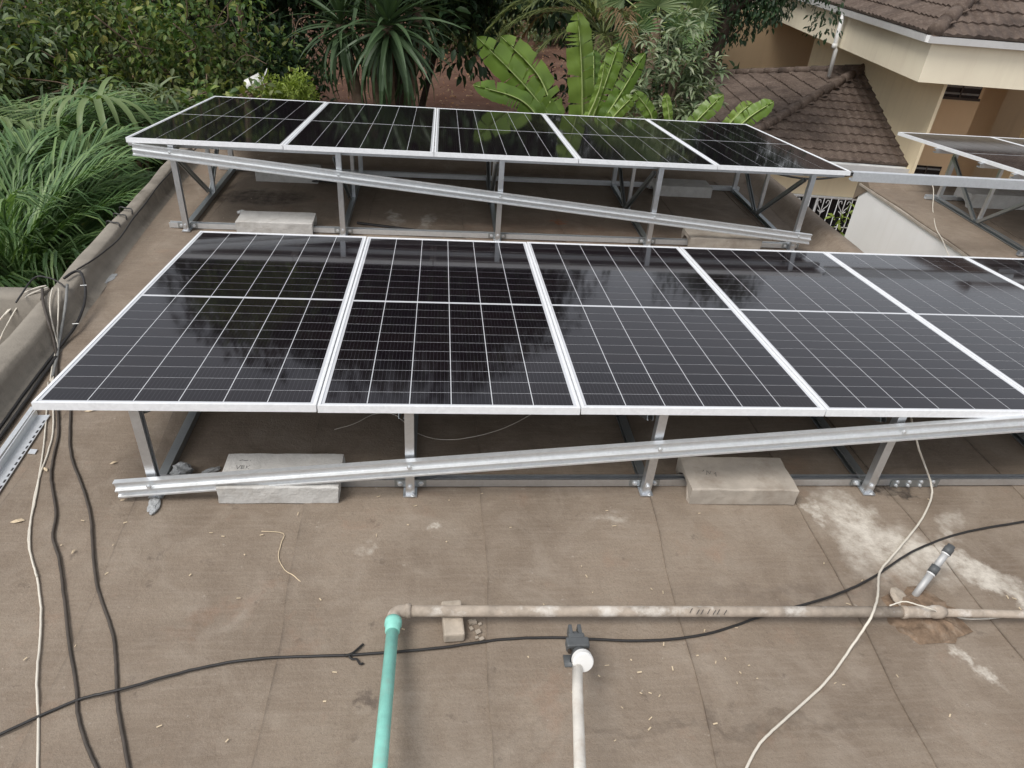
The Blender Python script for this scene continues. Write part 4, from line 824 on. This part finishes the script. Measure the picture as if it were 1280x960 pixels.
def palm(name, label, base, crown_z, fronds, mat, trunk_r=.12, group=None, brown=0):
    t = thing(name, label, 'palm', base, (0, 0, 0), group); h = crown_z - base[2]
    b = MB(); zz = [h * i / 8 for i in range(9)]; b.tube([(0.03 * math.sin(z * 2), 0, z) for z in zz], [trunk_r * (1.3 - .3 * i / 8 + .06 * (i % 2)) for i in range(9)], 10); b.build('trunk', MAT['bark'], t, True)
    for i, (az, el, L, dr, ll, n, w) in enumerate(fronds):
        P = arc((0, 0, h), az, el, L, dr, 7); b = MB(); frond(b, P, ll, n, w, .35)
        fo = b.build('frond', MAT['lf_brown'] if i < brown else MAT[mat], t, False, 0, False)
        r_ = MB(); Q = smooth_path(P, 3); r_.tube(Q, [.016 * (1.1 - i_ / len(Q)) for i_ in range(len(Q))], 5); r_.build('frond_stem', MAT[mat], fo, True)
    return t
rf = lambda n, el0, el1, L, dr, ll, nl, w: [(i * 2.4 + rng.uniform(-.3, .3), rng.uniform(el0, el1), L * rng.uniform(.8, 1.15), dr * rng.uniform(.8, 1.2), ll, nl, w) for i in range(n)]
palm('feather_palm', 'dense feather palm with dark fronds crowding the roof kerb', (-2.35, 4.1, GZ), -1.0, rf(40, .0, 1.3, 1.7, 1.3, .85, 46, .024), 'lf_palm', .16)
palm('feather_palm', 'feather palm with long drooping leaflets behind the kerb-side palm', (-3.1, 5.9, GZ), -.75, rf(32, .0, 1.2, 1.9, 1.3, .85, 42, .028), 'lf_palm', .15)
palm('feather_palm', 'low shaded feather palm below the side gutter', (-2.5, 2.7, GZ), -1.7, rf(28, .1, 1.2, 1.6, 1.3, .75, 40, .024), 'lf_palm', .14)
palm('feather_palm', 'pale feather palm with stiff long leaves leaning in over the darker palms', (-4.3, 6.6, GZ), -.35, [(-.35, .42, 2.4, .75, .75, 20, .055), (-.1, .35, 2.3, .9, .7, 20, .05), (-.7, .3, 2.2, .9, .7, 20, .05), (-1.1, .5, 2.0, 1.2, .6, 20, .05), (.4, .5, 2.0, 1.2, .6, 18, .05), (2.2, .6, 1.8, 1.2, .6, 16, .05), (3.6, .5, 1.8, 1.2, .6, 16, .05)], 'lf_palm_pale', .14)
palm('feather_palm', 'olive feather palm with arching fronds behind the banana plant', (4.9, 13.2, GZ), .35, rf(20, -.1, 1.1, 2.3, 1.7, .55, 34, .032), 'lf_olive', .18, None, 4)
# broad strap-leaved plant drooping beside the corner of the panels
st = thing('strap_leaf_plant', 'plant with broad arching strap leaves drooping beside the panel corner', 'plant', (-2.1, 6.05, GZ))
b = MB(); b.tube([(0, 0, 0), (.03, 0, 1.8), (0, 0, 3.60)], [.06, .045, .03], 8); b.build('stem', MAT['bark'], st, True)
for az, el, L, dr, wd in [(-2.2, .8, .95, 2.6, .06), (-1.5, .75, 1.0, 2.6, .07), (-1.15, .7, 1.05, 2.4, .075), (-.7, .7, 1.0, 2.3, .075), (-.35, .6, .95, 2.2, .07), (-2.7, .7, .9, 2.4, .055), (3.0, .6, .8, 2.2, .05), (-1.9, .9, .9, 2.7, .06), (.2, .8, .8, 2.0, .06), (-.9, .95, .85, 2.8, .06), (1.5, .9, .8, 1.6, .06)]:
    P = arc((0, 0, 3.62), az, el, L, dr, 9); b = MB(); strip(b, P, [wd * q for q in (.7, .9, 1, 1, 1, .95, .85, .7, .45, .1)], (0, 0, 1), .16); b.build('leaf', MAT['lf_palm_pale'], st, True, 0, False)
# yucca with several heads; each leaf is a mesh shared by its copies
yc = thing('yucca', 'many-headed yucca with sword leaves on bare brown trunks over red soil', 'yucca', (.75, 10.6, GZ))
YL = []
for dr in (.35, .8, 1.4):
    b = MB(); P = arc((0, 0, 0), 0, 0, 1.0, dr, 6); strip(b, P, [.055, .07, .074, .066, .05, .03, .004], (0, 0, 1), .2); m_ = b.mesh('leaf'); m_.materials.append(MAT['lf_yucca']); YL.append(m_)
heads = [((.02, 0, 4.02), 1.28, 120), ((-.78, .35, 3.95), .98, 80), ((.50, .55, 4.25), .95, 50), ((-.3, .3, 4.75), .95, 40)]
for (hx, hy, hz), Ls, n in heads:
    b = MB(); bx = hx * .35; P = smooth_path([(bx, hy * .4, 0), (bx + (hx - bx) * .2, hy * .5, hz * .45), (hx, hy, hz)], 5); b.tube(P, [.13 - .004 * i for i in range(len(P))], 10); b.build('trunk', MAT['bark'], yc, True)
    for k in range(n):
        az = k * 2.39996; f = (k + .5) / n; el = 1.35 - 2.35 * f ** .8
        o = bpy.data.objects.new('leaf', YL[0 if f < .3 else (1 if f < .65 else 2)]); COL.objects.link(o); o.parent = yc
        o.location = (hx, hy, hz - .35 * f + .1); o.rotation_euler = (rng.uniform(-.3, .3), -el, az + rng.uniform(-.2, .2)); s = Ls * rng.uniform(.8, 1.15); o.scale = (s, s, s)
# bananas: explicit leaves with torn edges
def banana_leaf(parent, base, mid, tip, wd, mat='lf_banana', face=(0, -1, .35), tears=8):
    P = smooth_path([base, mid, tip], 14); n = len(P); face = Vector(face).normalized(); b = MB(); sides = []
    tl = {q: sorted(rng.sample(range(3, n - 3), rng.randint(3, tears))) for q in (-1, 1)}; pull = {}
    for q in (-1, 1):
        v = []; f = []; shrink = 0
        for i in range(n):
            t = i / (n - 1); d = (P[min(i + 1, n - 1)] - P[max(i - 1, 0)]).normalized(); s = d.cross(face).normalized() * q; nn = face
            w_ = wd * .44 * min(1, (t / .14) ** .6 if t > 0 else 0) * (1 - max(0, (t - .72) / .28) ** 2.2) ** .8
            row = []
            for k in range(4):
                u = k / 3; jag = rng.uniform(.92, 1.05); row.append(P[i] + s * w_ * u * jag - nn * (.22 * w_ * u * u) + d * w_ * u * .35 + nn * .012 * math.sin(i * 1.3 + k))
            v.append(row)
        for i in range(n - 1):
            torn = i in tl[q]
            o = len(b.v); a, c = v[i], v[i + 1]
            if torn: c = [c[0].copy()] + [c[k].lerp(a[k], pull.setdefault((q, i), rng.uniform(.1, 1.1)) * k / 3) for k in (1, 2, 3)]
            b.add(a + c, [(k, k + 1, k + 5, k + 4) for k in range(3)])
    # weld rows except at tears
    m_ = b.mesh('leaf'); bm = bmesh.new(); bm.from_mesh(m_); bmesh.ops.remove_doubles(bm, verts=bm.verts, dist=.0004); bm.to_mesh(m_); bm.free()
    lf = link('leaf', m_, MAT[mat], parent, True)
    r_ = MB(); r_.tube([p + face * .004 for p in P], [.014 * (1.15 - i / n) for i in range(n)], 6); r_.build('midrib', MAT['midrib'], lf, True)
def banana(label, base, top_z, leaves):
    t = thing('banana_plant', label, 'banana plant', base, (0, 0, 0), 'banana plants by the solar row'); B = Vector(base)
    b = MB(); h = top_z - base[2]; b.tube([(0, 0, 0), (.02, 0, h * .5), (0, 0, h)], [.13, .10, .06], 12); b.build('stem', MAT['midrib'], t, True)
    for (p0, p1, p2, wd, mt) in leaves: banana_leaf(t, Vector(p0) - B, Vector(p1) - B, Vector(p2) - B, wd, mt, (rng.uniform(-.25, .25), -1, rng.uniform(.2, .6)))
banana('banana plant with two big torn leaves leaning over the dirt path', (3.42, 7.75, GZ), -.05, [
    ((3.371, 7.600, -0.262), (2.786, 7.350, 0.392), (2.083, 7.200, 1.003), .40, 'lf_banana'), ((3.348, 7.800, -0.317), (3.016, 7.900, 0.417), (2.432, 7.900, 0.934), .40, 'lf_banana'), ((3.175, 7.400, -0.251), (2.729, 7.200, 0.262), (2.047, 7.000, 0.482), .30, 'lf_banana')])
banana('banana plant with one tall upright leaf and a furled young leaf', (3.85, 7.9, GZ), -.05, [
    ((3.687, 7.900, -0.304), (3.551, 7.800, 0.567), (3.400, 7.750, 1.294), .44, 'lf_banana'), ((3.618, 7.700, -0.200), (3.775, 7.600, 0.363), (3.797, 7.550, 0.764), .13, 'lf_banana_b'), ((3.860, 8.200, -0.146), (3.995, 8.200, 0.412), (4.106, 8.200, 0.898), .30, 'lf_banana'),
    ((3.927, 8.000, -0.206), (4.173, 8.000, 0.268), (4.436, 8.000, 0.825), .28, 'lf_banana'), ((3.915, 7.700, -0.186), (4.079, 7.600, 0.117), (4.256, 7.550, 0.346), .22, 'lf_banana'), ((3.915, 8.500, 0.015), (3.863, 8.500, 0.402), (3.836, 8.600, 0.739), .30, 'lf_banana')])
banana('young banana plant before the grey-green bush', (4.75, 7.7, GZ), -.2, [
    ((4.596, 7.600, -0.238), (4.532, 7.500, 0.110), (4.244, 7.500, 0.418), .22, 'lf_banana'), ((4.864, 7.500, -0.198), (4.747, 7.400, 0.145), (4.646, 7.400, 0.439), .16, 'lf_banana_b'), ((4.934, 7.400, -0.223), (5.125, 7.300, 0.135), (5.403, 7.300, 0.479), .26, 'lf_banana')])
banana('small banana plant whose leaves show against the tiled roof', (5.55, 7.5, GZ), -.25, [
    ((5.443, 7.300, -0.117), (5.593, 7.200, 0.203), (5.783, 7.200, 0.418), .22, 'lf_banana'), ((5.525, 7.200, -0.119), (5.739, 7.100, 0.234), (6.032, 7.100, 0.463), .26, 'lf_banana')])
# fan palm beside the bush
fp = thing('fan_palm', 'fan palm with bright round leaves behind the grey-green bush', 'palm', (5.75, 12.4, GZ))
b = MB(); b.tube([(0, 0, 0), (0, 0, 2.4), (0, 0, 4.2)], [.12, .10, .09], 9); b.build('trunk', MAT['bark'], fp, True)
for (x, y, z, az, s) in [(-.15, -.4, 4.45, 1.6, .62), (.65, -.2, 4.30, .4, .55), (-.7, 0, 4.5, 2.6, .55), (.3, -.5, 4.05, .9, .5), (-.5, -.5, 4.0, 2.2, .5), (.1, .4, 4.9, 1.5, .6)]:
    b = MB(); c = Vector((x, y, z))
    for k in range(24):
        a = az - 2.0 + 4.0 * k / 23; d = Vector((math.cos(a), -.35, math.sin(a))).normalized(); strip(b, [c, c + d * s * .6, c + d * s + Vector((0, -.05, -.08 * s))], [.01, .05 * s / .55, .004], (0, -1, .3), .2)
    l_ = b.build('leaf', MAT['lf_palm_pale'] if s > .54 else MAT['lf_palm'], fp, False, 0, False)
    r_ = MB(); r_.tube([(0, 0, 4.1), tuple(c)], .012, 5); r_.build('leaf_stem', MAT['midrib'], l_, True)
# rubbish heap by the yellow-green shrubs
bk = thing('white_bucket', 'overturned white bucket and bag on the rubbish heap under the thin trunk', 'bucket', (-1.36, 9.6, -.24), (R(70), 0, R(100)))
b = MB(); b.lathe([(.10, 0), (.10, .004), (.125, .24), (.13, .24), (.13, .25), (.118, .25), (.095, .01), (.002, .01)], (0, 0, 0), (0, 0, 1), 20); b.build('shell', MAT['cap_white'], bk, True)
b = MB(); b.tube(smooth_path([(-.125, 0, .24), (-.1, .1, .36), (.0, .14, .40), (.1, .1, .36), (.125, 0, .24)], 4), .006, 6); b.build('handle', MAT['cap_white'], bk, True)
hp = MB()
for q in range(60):
    a = rng.uniform(0, 6.3); rr = rng.uniform(0, .62); z = GZ + 3.05 - rr * .45 + rng.uniform(-.1, .05); c = Vector((-1.15 + rr * math.cos(a) * 1.2, 9.7 + rr * math.sin(a), z)); d = Vector((rng.uniform(-1, 1), rng.uniform(-1, 1), rng.uniform(-.2, .2))).normalized() * rng.uniform(.1, .35)
    hp.tube([c - d, c + Vector((0, 0, .03)), c + d], rng.uniform(.012, .035), 6)
hp.add([(-1.15 + .9 * math.cos(k * .5236) * s_, 9.7 + .7 * math.sin(k * .5236) * s_, z_) for s_, z_ in ((1.6, GZ - .05), (1.2, GZ + 1.6), (.75, GZ + 2.75), (.05, GZ + 2.98)) for k in range(12)],
       [(j * 12 + k, j * 12 + (k + 1) % 12, (j + 1) * 12 + (k + 1) % 12, (j + 1) * 12 + k) for j in range(3) for k in range(12)])
tag(hp.build('brushwood_heap', MAT['bark']), 'heap of cut branches and dead wood behind the panels', 'brushwood', kind='stuff')
# leaf litter on the soil, far hedge
n = 9000; P = np.stack([nrg.uniform(-9, 14, n), 8 + 44 * nrg.uniform(0, 1, n) ** 1.3, np.full(n, GZ + .14)], 1); D = unit(n); D[:, 2] *= .25
V, F = leaf_arrays(P, D, unit(n) * .4 + np.array([0, 0, 1]), nrg.uniform(.06, .17, n), nrg.uniform(.03, .09, n)); tag(link('leaf_litter', np_mesh('leaf_litter', V, F), MAT['litter']), 'dry brown leaves strewn over the red soil', 'leaf litter', kind='stuff')
n = 2400; c = np.stack([nrg.uniform(-34, 40, n), 50 + nrg.uniform(-3, 4, n), GZ + nrg.uniform(0, 1, n) ** 1.1 * 11.0], 1); V, F = crown(c, 1.1, 30, .50, .22)
tag(link('far_hedge', np_mesh('far_hedge', V, F), MAT['lf_dark']), 'dark hedge closing off the far end of the garden', 'hedge', kind='stuff')
HG = [('mid-green bush at the far end of the dirt path', (3.2, 34, -1.8), (2.6, 1.6, 1.8), 'lf_olive'), ('pale bush at the far side of the garden behind the maroon shrub', (8.5, 38, -1.4), (3.2, 2, 2.4), 'lf_pale'), ('dark rounded tree behind the olive palm', (7.6, 19.0, .2), (2.6, 2.2, 3.4), 'lf_dark'), ('dark spreading tree behind the outer shrubs', (-6.5, 14.5, .2), (2.6, 1.8, 3.6), 'lf_dark'), ('dark rounded bush left of the dirt path'.replace('left of', 'beside'), (-5.5, 21, -.6), (3.2, 2.4, 3.0), 'lf_dark')]
for lb, c, rd, mt in HG: tree('garden_bush', lb, 'bush', (c[0], c[1], GZ), c, rd, 150, .6, 46, .24, .10, mt, 'bark_dark', .1, None, False, .4, .3)
